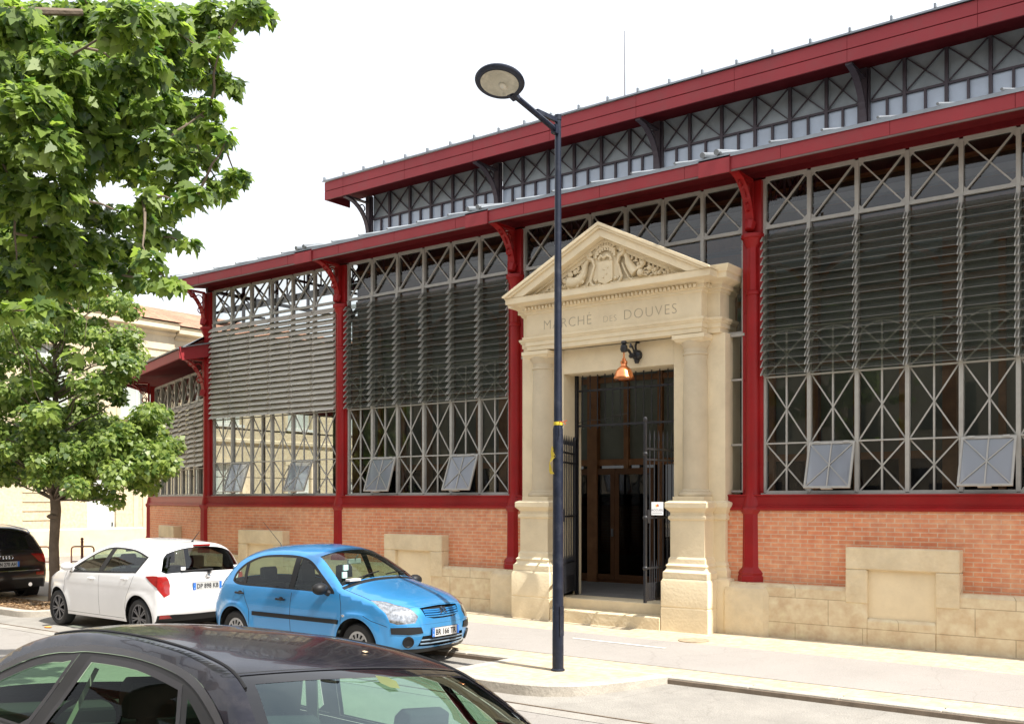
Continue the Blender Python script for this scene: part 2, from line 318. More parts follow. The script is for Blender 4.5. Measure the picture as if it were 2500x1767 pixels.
def louvre_mb(W, za, zb, pitch=.116, n=6, x0=.16, depth=.1, drop=.085, y=.01, opaque=False):
    b = MB(); lw = (W - 2 * x0) / n; k = int((zb - za) / pitch)
    for j in range(k + 1):
        z = za + j * pitch
        for i in range(n):
            a = x0 + i * lw + .01; c = a + lw - .02; dz = random.uniform(-.004, .004); yo = random.uniform(-.004, .004)
            v = [(a, y, z + drop + dz), (c, y, z + drop - dz), (c, y - depth + yo, z + dz), (a, y - depth - yo, z - dz)]
            v += [(p[0], p[1] - .004, p[2] - .010) for p in v]
            b.add(v, [(0, 1, 2, 3), (7, 6, 5, 4), (2, 6, 7, 3), (0, 4, 5, 1), (1, 5, 6, 2), (3, 7, 4, 0)], 0)
            if not opaque: b.box(a, c, y - depth - .010, y - depth - .004, z - .005, z + .001, 2)
        for i in range(n + 1):
            xm = x0 + i * lw
            for s in (-.02, .02) if 0 < i < n else (0,):
                b.prism([(y - .005, z + drop + .012), (y - depth - .016, z + .006), (y - depth - .016, z - .016), (y - .005, z + .03)], xm + s - .007, xm + s + .007, 'x', 1)
    for i in range(n + 1): xm = x0 + i * lw; b.box(xm - .024, xm + .024, y - .014, y + .002, za - .02, zb + .09, 1)
    return b
def hopper_mb(w, h):
    b = MB(); t = .028
    for a in ((0, t, -h, 0), (w - t, w, -h, 0)): b.box(a[0], a[1], -.015, .015, a[2], a[3])
    b.box(t, w - t, -.015, .015, -h, -h + t); b.box(t, w - t, -.015, .015, -t, 0)
    b.box(w / 2 - .009, w / 2 + .009, -.012, .008, -h + t, -t); b.bar((t, -.006, -h + t), (w - t, -.006, -t), .014, .012); b.bar((t, -.009, -t), (w - t, -.009, -h + t), .014, .012)
    for sx in (.12, w - .12): b.box(sx - .04, sx + .04, -.024, -.015, -.016, .012)
    b.box(w / 2 - .08, w / 2 + .08, -.03, .03, -h - .014, -h); b.add([(t, .003, -h + t), (w - t, .003, -h + t), (w - t, .003, -t), (t, .003, -t)], [(0, 1, 2, 3)], 1)
    return b
def base_mbs(W, niche=True, l=0.0, r=0.0, top=.9):
    br = MB(); br.box(l, W - r, -.10, .14, top, 1.97)
    if niche:
        c = W / 2; br = MB(); br.box(l, c - .735, -.10, .14, top, 1.97); br.box(c + .735, W - r, -.10, .14, top, 1.97); br.box(c - .735, c + .735, -.10, .14, 1.46, 1.97)
    pl = MB(); c = W / 2
    def plin(a, d): pl.prism([(-.28, -.1), (-.28, top - .05), (-.25, top), (.14, top), (.14, -.1)], a, d, 'x')
    if niche:
        plin(l, c - .445); plin(c + .445, W - r); pl.prism([(-.28, -.1), (-.28, .47), (-.25, .5), (.14, .5), (.14, -.1)], c - .445, c + .445, 'x')
    else: plin(l, W - r)
    ni = None
    if niche:
        ni = MB(); e = .016
        ni.box(c - .735, c - .442, -.28 - e, .13, top - .2, 1.16); ni.box(c + .442, c + .735, -.28 - e, .13, top - .2, 1.16); ni.box(c - .735, c + .735, -.28 - e, .13, 1.163, 1.46)
        pn = MB(); pn.box(c - .447, c + .447, -.225, .10, .5, 1.16)
    bm = MB(); bm.sweep([(l, -.08), (W - r, -.08)], [(-.2, 1.955), (.045, 1.955), (.06, 1.975), (.06, 2.0), (.03, 2.015), (.03, 2.03), (.01, 2.04), (.01, 2.165), (.03, 2.17), (.03, 2.19), (-.2, 2.19)])
    return br, pl, ni, (pn if niche else None), bm
def add_bay(X, Y, rz, W, rows, kinds, louv, hop, niche=True, opaque=False, base=True, l=0, r=0, n=6, label=None):
    M = T(X, Y, 0, rz)
    f = frame_mb(W, rows, kinds, n=n, hop=hop).build('window_bay', TAUPE, hall, M, smooth=0)
    if label: f['label'] = label
    glass_mb(W, rows, n=n, hop=hop).build('glazing', HGLASS, f, M, smooth=0)
    if louv: louvre_mb(W, louv[0], louv[1], n=n, opaque=opaque, depth=.09, drop=.112 if opaque else .105).build('louvre_blind', [SLAT, SLAT] if opaque else [SGLASS, TAUPE, SEDGE], f, M, smooth=0)
    lw = (W - .32) / n
    for i in hop:
        A = random.uniform(17, 22); H = M @ Matrix.Translation((.16 + i * lw + .012, .0, rows[1] - .01)) @ Matrix.Rotation(R(-A), 4, 'X')
        hopper_mb(lw - .024, rows[1] - rows[0] - .03).build('hopper_window', [TAUPE, FROST], f, H, smooth=0)
    if base:
        br, pl, ni, pn, bm = base_mbs(W, niche, l, r)
        br.build('brick_panel', BRICK, hall, M, smooth=0); p = pl.build('stone_plinth', ASHLAR, hall, M, smooth=0, bevel=.012)
        bm.build('sill_beam', RED, hall, M)
        if ni: q = ni.build('blind_opening', STONE2, hall, M, smooth=0, bevel=.012); pn.build('panel', STONE, q, M, smooth=0)
    return f
K = 'XXAPT'
add_bay(CX[0], 0, 0, BW, RW, K, (3.95, 6.02), (1, 4), opaque=True)
add_bay(CX[1], 0, 0, BW, RW, K, (3.95, 6.02), (1, 4))
M = T(CX[2], 0, 0); lw_ = (BW - .32) / 6; b = frame_mb(BW, RW[3:], 'PT'); q = MB(); gq = MB()
b.v = [v for v in b.v]; gq.v, gq.f, gq.m = (lambda g: (g.v, g.f, g.m))(glass_mb(BW, RW[3:]))
for i0 in (0, 5):
    a, c = .16 + i0 * lw_, .16 + (i0 + 1) * lw_
    for xx in (a, c): b.box(xx - .0275, xx + .0275, .015, .085, 2.22, 4.595)
    for z in (2.24, 2.94, 3.92): b.box(a + .0275, c - .0275, .022, .078, z - .014, z + .014)
    gq.add([(a, .075, 2.22), (c, .075, 2.22), (c, .076, 4.62), (a, .074, 4.62)], [(0, 1, 2, 3)])
f = b.build('window_bay', TAUPE, hall, M, smooth=0); gq.build('glazing', HGLASS, f, M, smooth=0)
add_bay(CX[3], 0, 0, BW, RW, K, (3.95, 6.02), (1, 4))
add_bay(CX[4], 0, 0, BW, RW, K, (3.95, 6.02), (1, 4))
for x, l, r in ((CX[2], 0, 3.9), (CX[2] + 3.9, 0, 0)):    # brick and plinth slivers beside the portal
    W = .52; br, pl, ni, pn, bm = base_mbs(W, False); M = T(x, 0, 0)
    br.build('brick_panel', BRICK, hall, M, smooth=0); pl.build('stone_plinth', ASHLAR, hall, M, smooth=0, bevel=.012); bm.build('sill_beam', RED, hall, M)
def pier_mb():
    b = MB(); pr = [(0, -.1), (.0, .74), (-.02, .82), (-.07, .87), (-.16, .895)]
    b.sweep([(-.36, -.2), (-.36, -.36), (-.30, -.42), (.30, -.42), (.36, -.36), (.36, -.2)], [(d, z) for d, z in pr]); b.box(-.2, .2, -.27, .1, .5, .89)
    return b
PIER = pier_mb().mesh('pier', STONE2)
for x in CX:
    put('stone_pier', PIER, hall, T(x, .08 if x in (CX[2], CX[3]) else .05, 0))
# ---- eaves
X0, X1 = -19.5, 3.4
b = MB(); b.box(X0, X1, -.78, -.74, 6.83, 7.02); b.box(X0, X1, -.775, -.745, 6.805, 6.828, 1)
for x in CX: b.box(x - .50, x - .01, -.80, -.78, 6.795, 7.035); b.box(x - .01, x + .0, -.805, -.78, 6.79, 7.04, 2)
xx = X0 + .9
while xx < X1:
    b.box(xx, xx + .006, -.7825, -.78, 6.832, 7.018, 2); xx += 1.473
b.build('eave_fascia', [REDF, pbr('drip_edge', (.16, .11, .10), .6), REDD], hall, bevel=.003)
b = MB(); b.add([(X0, -.74, 6.87), (X1, -.74, 6.87), (X1, .02, 6.97), (X0, .02, 6.97)], [(3, 2, 1, 0)]); b.box(X0 + .1, X1, -.02, .12, 6.885, 7.08); b.box(X0 + .1, X1, -.06, .0, 6.97, 7.05)
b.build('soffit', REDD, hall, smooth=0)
def roof_mb(xa, xb, ya, za, yb, zb, t=.05):
    b = MB(); b.add([(xa, ya, za), (xb, ya, za), (xb, yb, zb), (xa, yb, zb), (xa, ya, za - t), (xb, ya, za - t), (xb, yb, zb - t), (xa, yb, zb - t)],
          [(0, 1, 2, 3), (7, 6, 5, 4), (0, 4, 5, 1), (1, 5, 6, 2), (2, 6, 7, 3), (3, 7, 4, 0)], 0)
    n = int((xb - xa) / .7367); sl = (zb - za) / (yb - ya)
    for i in range(n + 1):
        x = xa + .05 + i * .7367
        if x > xb: break
        b.tube([(x, ya - .015, za + .02), (x, yb, zb + .02)], .02, 6, m=0)
    return b
rf = roof_mb(X0 - .03, X1, -.80, 7.06, 5.2, 9.0)
for x in CX:
    for d in (-.42, -.2): rf.tube([(x + d, -.83, 7.10), (x + d, .3, 7.10 + .3)], .042, 10)
rf.build('lower_roof', ZINC, hall)
# ---- clerestory
CY = 5.2
b = MB(); lw = BW / 6
for x in CX:
    post = MB(); post.box(x - .07, x + .07, CY - .11, CY + .05, 8.8, 10.3); post.box(x - .11, x - .08, CY - .06, CY, 8.8, 10.3); post.box(x + .08, x + .11, CY - .06, CY, 8.8, 10.3)
    P = curve_br(CY - .11, 9.25, 4.26, 10.08)
    for i in range(len(P) - 1): post.prism([P[i], P[i + 1], (P[i + 1][0], P[i + 1][1] + .05), (P[i][0] + .03, P[i][1] + .05)], x - .06, x + .06, 'x')
    post.tube([(x, CY - .3 + .09 * math.cos(t * math.pi / 6), 9.94 + .09 * math.sin(t * math.pi / 6)) for t in range(13)], .018, 6)
    post.bar((x, 4.25, 10.12), (x, CY, 10.12), .1, .04); post.build('clerestory_post', PURP, hall)
fr = MB(); gl = MB()
for i in range(len(CX) - 1):
    for k in range(6):
        xa = CX[i] + k * lw + (.10 if k == 0 else 0); xb = CX[i] + (k + 1) * lw - (.10 if k == 5 else 0)
        fr.box(xb - .03, xb + .03, CY - .04, CY + .03, 8.85, 10.33); fr.box(xa + .03, xb - .03, CY - .035, CY + .02, 9.65, 9.69); fr.box((xa + xb) / 2 - .022, (xa + xb) / 2 + .022, CY - .03, CY + .02, 8.9, 9.65)
        fr.bar((xa + .03, CY - .022, 9.70), (xb - .03, CY - .022, 10.32), .03, .02); fr.bar((xa + .03, CY - .0, 10.32), (xb - .03, CY - .0, 9.70), .03, .02)
        gl.add([(xa, CY + .025, 9.67), (xb, CY + .025, 9.67), (xb, CY + .025, 10.4), (xa, CY + .025, 10.4)], [(0, 1, 2, 3)], 0)
        gl.add([(xa, CY + .025, 8.8), (xb, CY + .025, 8.8), (xb, CY + .025, 9.67), (xa, CY + .025, 9.67)], [(0, 1, 2, 3)], 1)
cf = fr.build('clerestory_window', PURP, hall, smooth=0); gl.build('glazing', [CLERG, CLERW], cf, smooth=0)
UX0, FY = -20.05, 4.2
b = MB(); b.box(UX0, X1, FY, FY + .04, 10.345, 10.58); b.box(UX0, X1, FY + .012, FY + .04, 10.325, 10.345, 1); b.box(UX0, X1, FY, FY + .04, 10.11, 10.325); b.box(UX0, UX0 + .04, FY + .04, FY + .9, 10.11, 10.56)
xx = UX0 + .7
while xx < X1:
    b.box(xx, xx + .008, FY - .0025, FY, 10.112, 10.578, 1); xx += 2.21
b.build('upper_fascia', [REDF, REDD], hall, bevel=.003)
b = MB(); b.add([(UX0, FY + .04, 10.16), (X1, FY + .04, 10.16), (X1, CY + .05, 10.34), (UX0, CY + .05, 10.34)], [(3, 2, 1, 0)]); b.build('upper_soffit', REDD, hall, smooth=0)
b = MB()
for s in (1, -1):
    ya, yb = (FY - .05, 12) if s == 1 else (19.85, 12)
    b.add([(UX0 - .04, ya, 10.62), (X1, ya, 10.62), (X1, yb, 12.7), (UX0 - .04, yb, 12.7), (UX0 - .04, ya, 10.585), (X1, ya, 10.585), (X1, yb, 12.64), (UX0 - .04, yb, 12.64)],
          [(0, 1, 2, 3), (7, 6, 5, 4), (0, 4, 5, 1), (1, 5, 6, 2), (2, 6, 7, 3), (3, 7, 4, 0)])
n = int((X1 - UX0) / .7367)
for i in range(n + 1):
    x = UX0 + .03 + i * .7367; b.box(x - .018, x + .018, FY - .06, FY + .0, 10.62, 10.70); b.tube([(x, FY - .04, 10.64), (x, 12, 12.72)], .02, 6)
b.build('upper_roof', ZINC, hall, smooth=0)
b = MB(); b.tube([(-15.4, 12, 12.6), (-15.4, 12, 14.2), (-15.4, 12, 16.25)], [.035, .025, .012], 6); b.build('lightning_rod', pbr('steel_rod', (.25, .25, .27), .5, .6), hall)
# ---- inside and behind
b = MB(); b.box(-19.3, X1 - .2, .15, 24, .3, .5); b.build('hall_floor', pbr('worn_concrete', (.23, .22, .21), .8, var=.15), hall, smooth=0)
b = MB(); b.box(-19.3, X1, 24, 24.3, 0, 7.1); b.box(X1 - .25, X1, .2, 24, 0, 11); b.build('rear_wall_light_stop', pbr('inner_plaster', (.12, .10, .09), .9), hall, smooth=0)  # the closure across the right end is added to stop light
b = MB(); b.add([(X0, 24.8, 7.0), (X1, 24.8, 7.0), (X1, 18.8, 9.0), (X0, 18.8, 9.0)], [(0, 1, 2, 3)]); b.add([(X0, 18.8, 8.8), (X1, 18.8, 8.8), (X1, 18.8, 10.6), (X0, 18.8, 10.6)], [(0, 1, 2, 3)], 1); b.build('rear_roof', [ZINC, CLERG], hall, smooth=0)
for x in CX[:-1] + [-17.13, -12.7]:
    tr = MB(); main = x in CX; U = lambda y: 6.9 + (y / 5.2) * 1.9; Lw = lambda y: 6.35 + (y / 5.2) * 1.75
    tr.bar((x, .1, U(.1)), (x, 5.1, U(5.1)), .08, .07)
    if not main: tr.build('rafter', PURP, hall, smooth=0); continue
    tr.bar((x, .1, Lw(.1)), (x, 5.1, Lw(5.1)), .07, .06); m = 9
    for k in range(m):
        ya, yb = .1 + 5 * k / m, .1 + 5 * (k + 1) / m; tr.bar((x, ya, Lw(ya)), (x, yb, U(yb)), .03, .03); tr.bar((x, yb, Lw(yb)), (x, yb, U(yb)), .03, .03); tr.bar((x, ya, U(ya)), (x, yb, Lw(yb)), .03, .03)
    P = curve_br(0, 0, 1, 1)
    for s in (1, -1):
        yo = .12 if s == 1 else 5.08
        Q = [(yo + s * p[0] * 1.5, 5.3 + (p[1]) * (1.2 if s == 1 else 2.3)) for p in P]
        for i in range(len(Q) - 1): tr.bar((x, Q[i][0], Q[i][1]), (x, Q[i + 1][0], Q[i + 1][1]), .06, .05)
    tr.tube([(x, 5.2, .5), (x, 5.2, 8.9)], .11, 10); tr.build('roof_truss', PURP, hall, smooth=0)
pu = MB()
for y in (.9, 1.75, 2.6, 3.45, 4.3): pu.box(X0, X1, y - .03, y + .03, 6.9 + y / 5.2 * 1.9 - .02, 6.9 + y / 5.2 * 1.9 + .08)
pu.box(-19.3, X1, .35, .5, 6.45, 6.55); pu.build('purlin', pbr('grey_steel', (.16, .16, .17), .5), hall, smooth=0)
# timber and glass room standing inside
tm = MB(); pn = MB(); yi = 2.7; xa, xb = -17.2, 3.0
k = 0; x = xa
while x <= xb:
    big = k % 3 == 0; tm.box(x - (.11 if big else .05), x + (.11 if big else .05), yi - (.12 if big else .06), yi + .08, .5, 6.45); x += .737; k += 1
for z0, z1 in ((2.78, 2.9), (4.4, 4.5), (6.3, 6.5), (.5, .62), (5.55, 5.65)): tm.box(xa, xb, yi - .045, yi + .06, z0, z1)
for i in range(8):
    c = xa + 1.1 + i * 2.211; P = arch_pts(c - 1.0, c + 1.0, 5.65, 6.28, yi - .07, 12)
    for q in range(len(P) - 1): tm.bar(P[q], P[q + 1], .06, .08)
pn.box(xa, xb, yi + .02, yi + .04, 2.85, 6.5, 0); pn.box(xa, xb, yi + .02, yi + .04, 6.56, 7.85, 2)  # upper boards added to block the sky behind and keep the glazing dark
for z0, z1 in ((6.62, 6.80), (7.1, 7.16), (7.45, 7.5)): tm.box(xa, xb, yi - .10, yi + .015, z0, z1); pn.box(xa, xb, yi + .02, yi + .04, .55, 2.85, 1); pn.box(xa, xb, yi, yi + 3, 6.5, 6.56, 0); pn.box(xa - .05, xa, yi, yi + 5, .5, 7.8, 0)
t_ = tm.build('timber_partition', WOOD, hall, smooth=0)
pn.build('partition_panel', [pbr('grey_green_panel', (.17, .19, .165), .45, var=.35, scale=.6), glass('dark_glass', (.25, .25, .25)), pbr('sky_blocking_board', (.07, .045, .035), .8, var=.4, scale=2)], t_, smooth=0)
d = MB()
for a in (-10.92, -10.06):
    for q in ((a, a + .09), (a + .76, a + .85)): d.box(q[0], q[1], yi - .09, yi - .05, .55, 2.72)
    d.box(a, a + .85, yi - .089, yi - .051, .55, .66); d.box(a, a + .85, yi - .089, yi - .051, 2.6, 2.72); d.box(a + .09, a + .76, yi - .075, yi - .065, .66, 2.6, 1)
d.box(-10.12, -10.09, yi - .13, yi - .09, 1.4, 1.55, 2); d.build('entrance_door', [pbr('dark_oak', (.13, .055, .02), .5), glass('door_glass', (.2, .2, .2)), ZINC], hall, smooth=0)
# ---- open gable above the annex
g = MB()
for i in range(0, 25):
    y = i * 1.0; zt = (7.0 + y / 5.2 * 1.95) if y < 5.2 else (10.4 if y < 18.8 else 7.0 + (24 - y) / 5.2 * 1.95)
    g.box(-19.37, -19.31, y - .03, y + .03, 6.2, zt)
    if i % 4 == 0 and i: g.tube([(-19.34, y, .2), (-19.34, y, zt)], .12, 10)
for z in (6.2, 6.9): g.box(-19.36, -19.32, 0, 24, z - .04, z + .04)
for z, ya, yb in ((7.6, 2, 22), (8.4, 4, 20), (9.2, 5.2, 18.8), (9.8, 5.2, 18.8)): g.box(-19.36, -19.32, ya, yb, z - .03, z + .03)
g.build('gable_frame', PURP, hall, smooth=0)
# ---- annex at the left end
A1, A2 = R(20), R(50)
E = (CX[0] - 5.3 * math.cos(A1), 5.3 * math.sin(A1)); F = (E[0] - 4.6 * math.cos(A2), E[1] + 4.6 * math.sin(A2)); G = (F[0], F[1] + 9.0)
RA = [2.22, 2.85, 4.45, 5.13]
# bays built facing outward: local x runs from the far end toward D
def ann(P, Q, label=None, louv=True, n=7):
    W = math.hypot(Q[0] - P[0], Q[1] - P[1]); rz = math.atan2(Q[1] - P[1], Q[0] - P[0])
    add_bay(P[0], P[1], rz, W, RA, 'CPT' if louv else 'PPP', (2.9, 4.36) if louv else None, (), opaque=True, n=n, label=label)
ann(E, (CX[0], 0)); ann(F, E, louv=False, n=5); ann(G, F, louv=False, n=7)
CS = column_mb(4.45).mesh('short_column', RED); BS = bracket_mb(0, -.12, 4.5, -.72, 5.28).mesh('short_bracket', RED)
for p, rz in ((E, R(-35)), (F, R(-70)), (G, R(-90))):
    c = put('column', CS, hall, T(p[0], p[1], 0, rz)); put('bracket', BS, c, T(p[0], p[1], 0, rz))
put('bracket', BS, hall, T(CX[0] + .0, 0, 0, R(-8)))
def offs(p, ang, d): return (p[0] + math.cos(ang) * d, p[1] + math.sin(ang) * d)
e0 = (CX[0] + .10, -.80); e1 = offs(E, R(-90 - 35), .86); e2 = offs(F, R(-90 - 70), .86); e3 = offs(G, R(-180), .8)
top = [(CX[0], .0), (CX[0], 3.0), (CX[0], 7.5), (CX[0], G[1])]; ev = [e0, e1, e2, e3]
b = MB(); s_ = MB()
for i in range(3):
    p, q, t0, t1 = ev[i], ev[i + 1], top[i], top[i + 1]
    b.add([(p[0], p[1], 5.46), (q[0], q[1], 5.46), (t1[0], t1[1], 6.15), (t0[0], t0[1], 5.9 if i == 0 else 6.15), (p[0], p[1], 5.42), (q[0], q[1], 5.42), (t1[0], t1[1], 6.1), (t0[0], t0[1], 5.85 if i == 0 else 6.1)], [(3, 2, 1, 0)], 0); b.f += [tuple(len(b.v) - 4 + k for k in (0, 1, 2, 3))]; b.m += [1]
    s_.bar((p[0], p[1], 5.35), (q[0], q[1], 5.35), .045, .20)
    b.bar((p[0], p[1], 5.475), (q[0], q[1], 5.475), .12, .03)
s_.bar((e0[0], e0[1], 5.36), (CX[0] + .1, .1, 5.56), .05, .30); b.bar((e0[0] + .02, e0[1], 5.50), (CX[0] + .1, .1, 5.72), .16, .03)
s_.build('annex_fascia', REDF, hall, bevel=.003); b.build('annex_roof', [ZINC, REDD], hall, smooth=0)
b = MB(); b.prism([(E[0], E[1] + .2), (CX[0], .2), (CX[0], G[1]), (G[0] + .2, G[1]), (F[0] + .2, F[1])], .2, .48, 'z'); b.build('annex_floor', pbr('annex_concrete', (.3, .28, .25), .8), hall, smooth=0)
# ================================================================ PORTAL
PX = -8.33; portal = MB()
def at(pts): return [(PX + x, y) for x, y in pts]
for s in (-1, 1):
    c = 1.42 * s; a, d = (c - .39, c + .39)
    inner = -.19
    def ring(prof, hw, mb=portal):
        mb.sweep(at([(c - hw, .1), (c - hw, -.22 - hw), (c + hw, -.22 - hw), (c + hw, .1)]), prof)
    ring([(0, .02), (0, .48), (-.012, .495), (0, .51), (0, .88), (-.025, .93), (-.4, .93)], .39)
    ring([(0, .93), (0, 1.02), (-.03, 1.05), (-.045, 1.09), (-.03, 1.12), (-.06, 1.15), (-.065, 1.22), (-.085, 1.25), (-.085, 1.80), (-.06, 1.82), (-.06, 1.86), (-.085, 1.88), (-.085, 1.92), (-.04, 1.97), (-.02, 1.99), (-.02, 2.07), (-.07, 2.10), (-.35, 2.10)], .37)
    ring([(0, 2.10), (0, 2.16), (-.25, 2.16)], .26)
    ring([(-.2, 4.44), (.0, 4.5), (.02, 4.53), (.04, 4.54), (.04, 4.60), (-.2, 4.62)], .23)
b = portal
wallx = 1.89
b.box(PX + 1.03, PX + wallx, -.19, .35, .1, 4.62); b.box(PX - wallx, PX - 1.03, -.19, .35, .1, 4.62); b.box(PX - 1.03, PX + 1.03, -.19, .35, 4.21, 4.62)
# wing pedestal mouldings at the outer ends
for s in (-1, 1):
    xo = PX + s * wallx
    path = [(xo - .3, -.19), (xo, -.19), (xo, .2)] if s > 0 else [(xo, .2), (xo, -.19), (xo + .3, -.19)]
    b.sweep(path, [(0, .0), (.12, .0), (.12, .88), (.10, .93), (.05, .94), (.05, 1.05), (.02, 1.1), (.03, 1.13), (0, 1.18)]); b.sweep(path, [(0, 1.80), (.03, 1.82), (.03, 1.86), (.01, 1.90), (.05, 1.97), (.07, 2.0), (.07, 2.07), (0, 2.10)])
# entablature: wings then projecting front block
for hw, yf, kd, zt in ((1.83, -.24, .72, 5.58), (1.62, -.43, 1, 5.50)):
    b.sweep(at([(-hw, .3), (-hw, yf), (hw, yf), (hw, .3)]), [(-.35, 4.62), (0, 4.62), (0, 4.69), (.018, 4.70), (.018, 4.765), (.035, 4.775), (.035, 4.79), (.055, 4.81), (.06, 4.845), (.0, 4.86), (0, 5.22), (.02, 5.23), (.035, 5.26), (.035, 5.27), (.07, 5.275), (.07, 5.28)] + ([(.07, 5.34), (.10, 5.36), (.12, 5.38), (.26, 5.39), (.26, 5.475), (.27, 5.49), (-.35, 5.50)] if kd == 1 else [(.07, 5.34), (.10, 5.36), (.19, 5.39), (.19, 5.47), (.21, 5.48), (.24, 5.55), (.245, 5.58), (-.35, 5.60)]))
x = -1.62 + .03
while x < 1.60:
    b.box(PX + x, PX + x + .042, -.43 - .115, -.43 - .07, 5.285, 5.335); x += .071
for s in (-1, 1):
    y = -.42
    while y < -.28: b.box(PX + s * 1.69, PX + s * 1.735, y, y + .042, 5.285, 5.335) if s > 0 else b.box(PX - 1.735, PX - 1.69, y, y + .042, 5.285, 5.335); y += .071
# pediment
sl = .50; ap = 6.47
def rake(n0, n1, y0, y1=.1, hw=1.97, m=0):
    for s in (-1, 1):
        o0, o1 = n0 / math.cos(math.atan(sl)), n1 / math.cos(math.atan(sl)); zb = 5.495
        def X(o): return (ap - o - zb) / sl
        x0_, x1_ = X(o0), X(o1)
        xc = 1.90 if n0 < .08 else 1.87
        P = [(PX, ap - o0), (PX + s * x0_, zb), (PX + s * x1_, zb), (PX, ap - o1)]
        if x0_ > xc: P = [(PX, ap - o0), (PX + s * xc, ap - o0 - sl * xc)] + ([(PX + s * xc, zb), (PX + s * x1_, zb)] if x1_ < xc else [(PX + s * xc, ap - o1 - sl * xc)]) + [(PX, ap - o1)]
        if s < 0: P = P[::-1]
        b.prism(P, y0, y1, 'y', m)
rake(0, .05, -.765); rake(.05, .085, -.74); rake(.085, .20, -.70); rake(.20, .235, -.56); rake(.235, .29, -.515)
b.prism([(PX - 1.60, 5.49), (PX + 1.60, 5.49), (PX, 6.30)], -.44, .1, 'y')
for s in (-1, 1):          # dentils under the raking cornice
    t = .16
    while t < 1.42:
        z = ap - .285 / math.cos(math.atan(sl)) - sl * t - .035
        if z > 5.54: b.prism([(PX + s * t - .02, z - .03), (PX + s * t + .02, z - .03), (PX + s * t + .02, z + .03), (PX + s * t - .02, z + .03)], -.50, -.44, 'y')
        t += .075
po = b.build('entrance_portal', STONE, hall, smooth=28, recalc=True, bevel=.004)
po['label'] = 'carved pale stone entrance portal with triangular pediment'
ST = pbr('shaft_limestone', (.61, .51, .355), .85, var=.08, scale=3, bump=.2, bscale=25, dirt=(.48, .38, .25), dirt_amt=.35)
for s in (-1, 1):
    c = MB().lathe([(.255, 2.16), (.265, 2.19), (.255, 2.225), (.225, 2.235), (.225, 2.25), (.20, 2.27), (.197, 2.6), (.197, 3.2), (.19, 3.8), (.178, 4.28), (.178, 4.30), (.195, 4.31), (.195, 4.33), (.178, 4.345), (.178, 4.40), (.19, 4.42), (.225, 4.47), (.24, 4.5), (.24, 4.51)], (PX + 1.42 * s, -.22, 0), 40)
    c.build('portal_column', ST, po)
for body, sz, cx_, sp in (('MARCH\u00c9', .225, -.80, 1.12), ('DES', .145, .02, 1.1), ('DOUVES', .225, .74, 1.16)):
    t_ = text_mb(body, sz, .0012, sp, -.004); tw = MB()
    tw.add([(PX + cx_ + v[0], -.4315 - v[2], 4.945 + v[1]) for v in t_.v], [f for f in t_.f]); tw.build('carved_word', LETTER, po, smooth=0)
# ---- coat of arms and horns of plenty
r = MB(); Y0 = -.47
def rp(x, z): return PX + x * 1.12, 5.51 + z * 1.28
def rtube(pts, rad, n=8, y=Y0 - .02): r.tube([(rp(x, z)[0], y, rp(x, z)[1]) for x, z in pts], rad, n)
def rball(x, z, rad, sx=1, sz=1, sy=.8, y=Y0 - .02, bump=0, n=10): r.ball((rp(x, z)[0], y, rp(x, z)[1]), rad, n, 0, (sx, sy, sz), bump, seed=x * 10 + z)
r.prism([rp(*p) for p in [(-.12, .08), (-.11, .05), (0, .015), (.11, .05), (.12, .08), (.12, .30), (-.12, .30)]], Y0 - .07, Y0, 'y')
r.prism([rp(*p) for p in [(-.22, .1), (-.15, .0), (.15, .0), (.22, .1), (.2, .24), (.24, .36), (.13, .42), (-.13, .42), (-.24, .36), (-.2, .24)]], Y0 - .035, Y0 + .01, 'y')
for s in (-1, 1):
    rtube([(s * .24, .42), (s * .27, .46), (s * .31, .43), (s * .29, .37), (s * .22, .34), (s * .19, .26), (s * .23, .16), (s * .26, .08), (s * .22, .02), (s * .14, .0), (s * .08, .03)], [.02, .035, .035, .035, .03, .022, .022, .026, .026, .022, .014], y=Y0 - .05)
    rball(s * .255, .415, .045, y=Y0 - .06); rball(s * .16, .07, .028, y=Y0 - .06)
for i in range(9):          # mural crown
    a = R(140 - i * 12.5); cx_, cz = .0, .30; ro = .235
    px, pz = ro * math.cos(a) * .85, cz + ro * math.sin(a) - .02; r.box(rp(px - .016, 0)[0], rp(px + .016, 0)[0], Y0 - .08, Y0, rp(0, pz - .085)[1], rp(0, pz + .012)[1])
rtube([(.19 * math.cos(R(145 - i * 11)), .31 + .17 * math.sin(R(145 - i * 11)) * 1.0) for i in range(11)], .022, y=Y0 - .07)
rtube([(.18 * math.cos(R(145 - i * 11)) * 1.05, .37 + .17 * math.sin(R(145 - i * 11)) * 1.0) for i in range(11)], .018, y=Y0 - .07)
rtube([(-.11, .33), (-.07, .37), (-.02, .34), (.03, .37), (.08, .35), (.10, .31), (.07, .30)], [.02, .028, .024, .028, .03, .022, .015], y=Y0 - .07)
for i, (x, z) in enumerate([(-.02, .2), (.02, .14), (-.03, .1), (.04, .22)]): rball(x, z, .018, y=Y0 - .075, sy=.4)
# left horn with scales, ribbons
rtube([(-.22, .33), (-.30, .36), (-.36, .30), (-.38, .20), (-.44, .12), (-.55, .09), (-.64, .11)], [.015, .03, .045, .06, .08, .095, .10], 10)
for i in range(26): rball(-.36 - .012 * i + random.uniform(-.02, .02), .05 + random.uniform(0, .14) - .002 * i, random.uniform(.018, .03), sy=.6, y=Y0 - .05, bump=.3, n=8)
rtube([(-.26, .1), (-.33, .05), (-.3, .0), (-.38, .02)], .02); rtube([(-.40, .25), (-.47, .21), (-.5, .26), (-.56, .22)], .018)
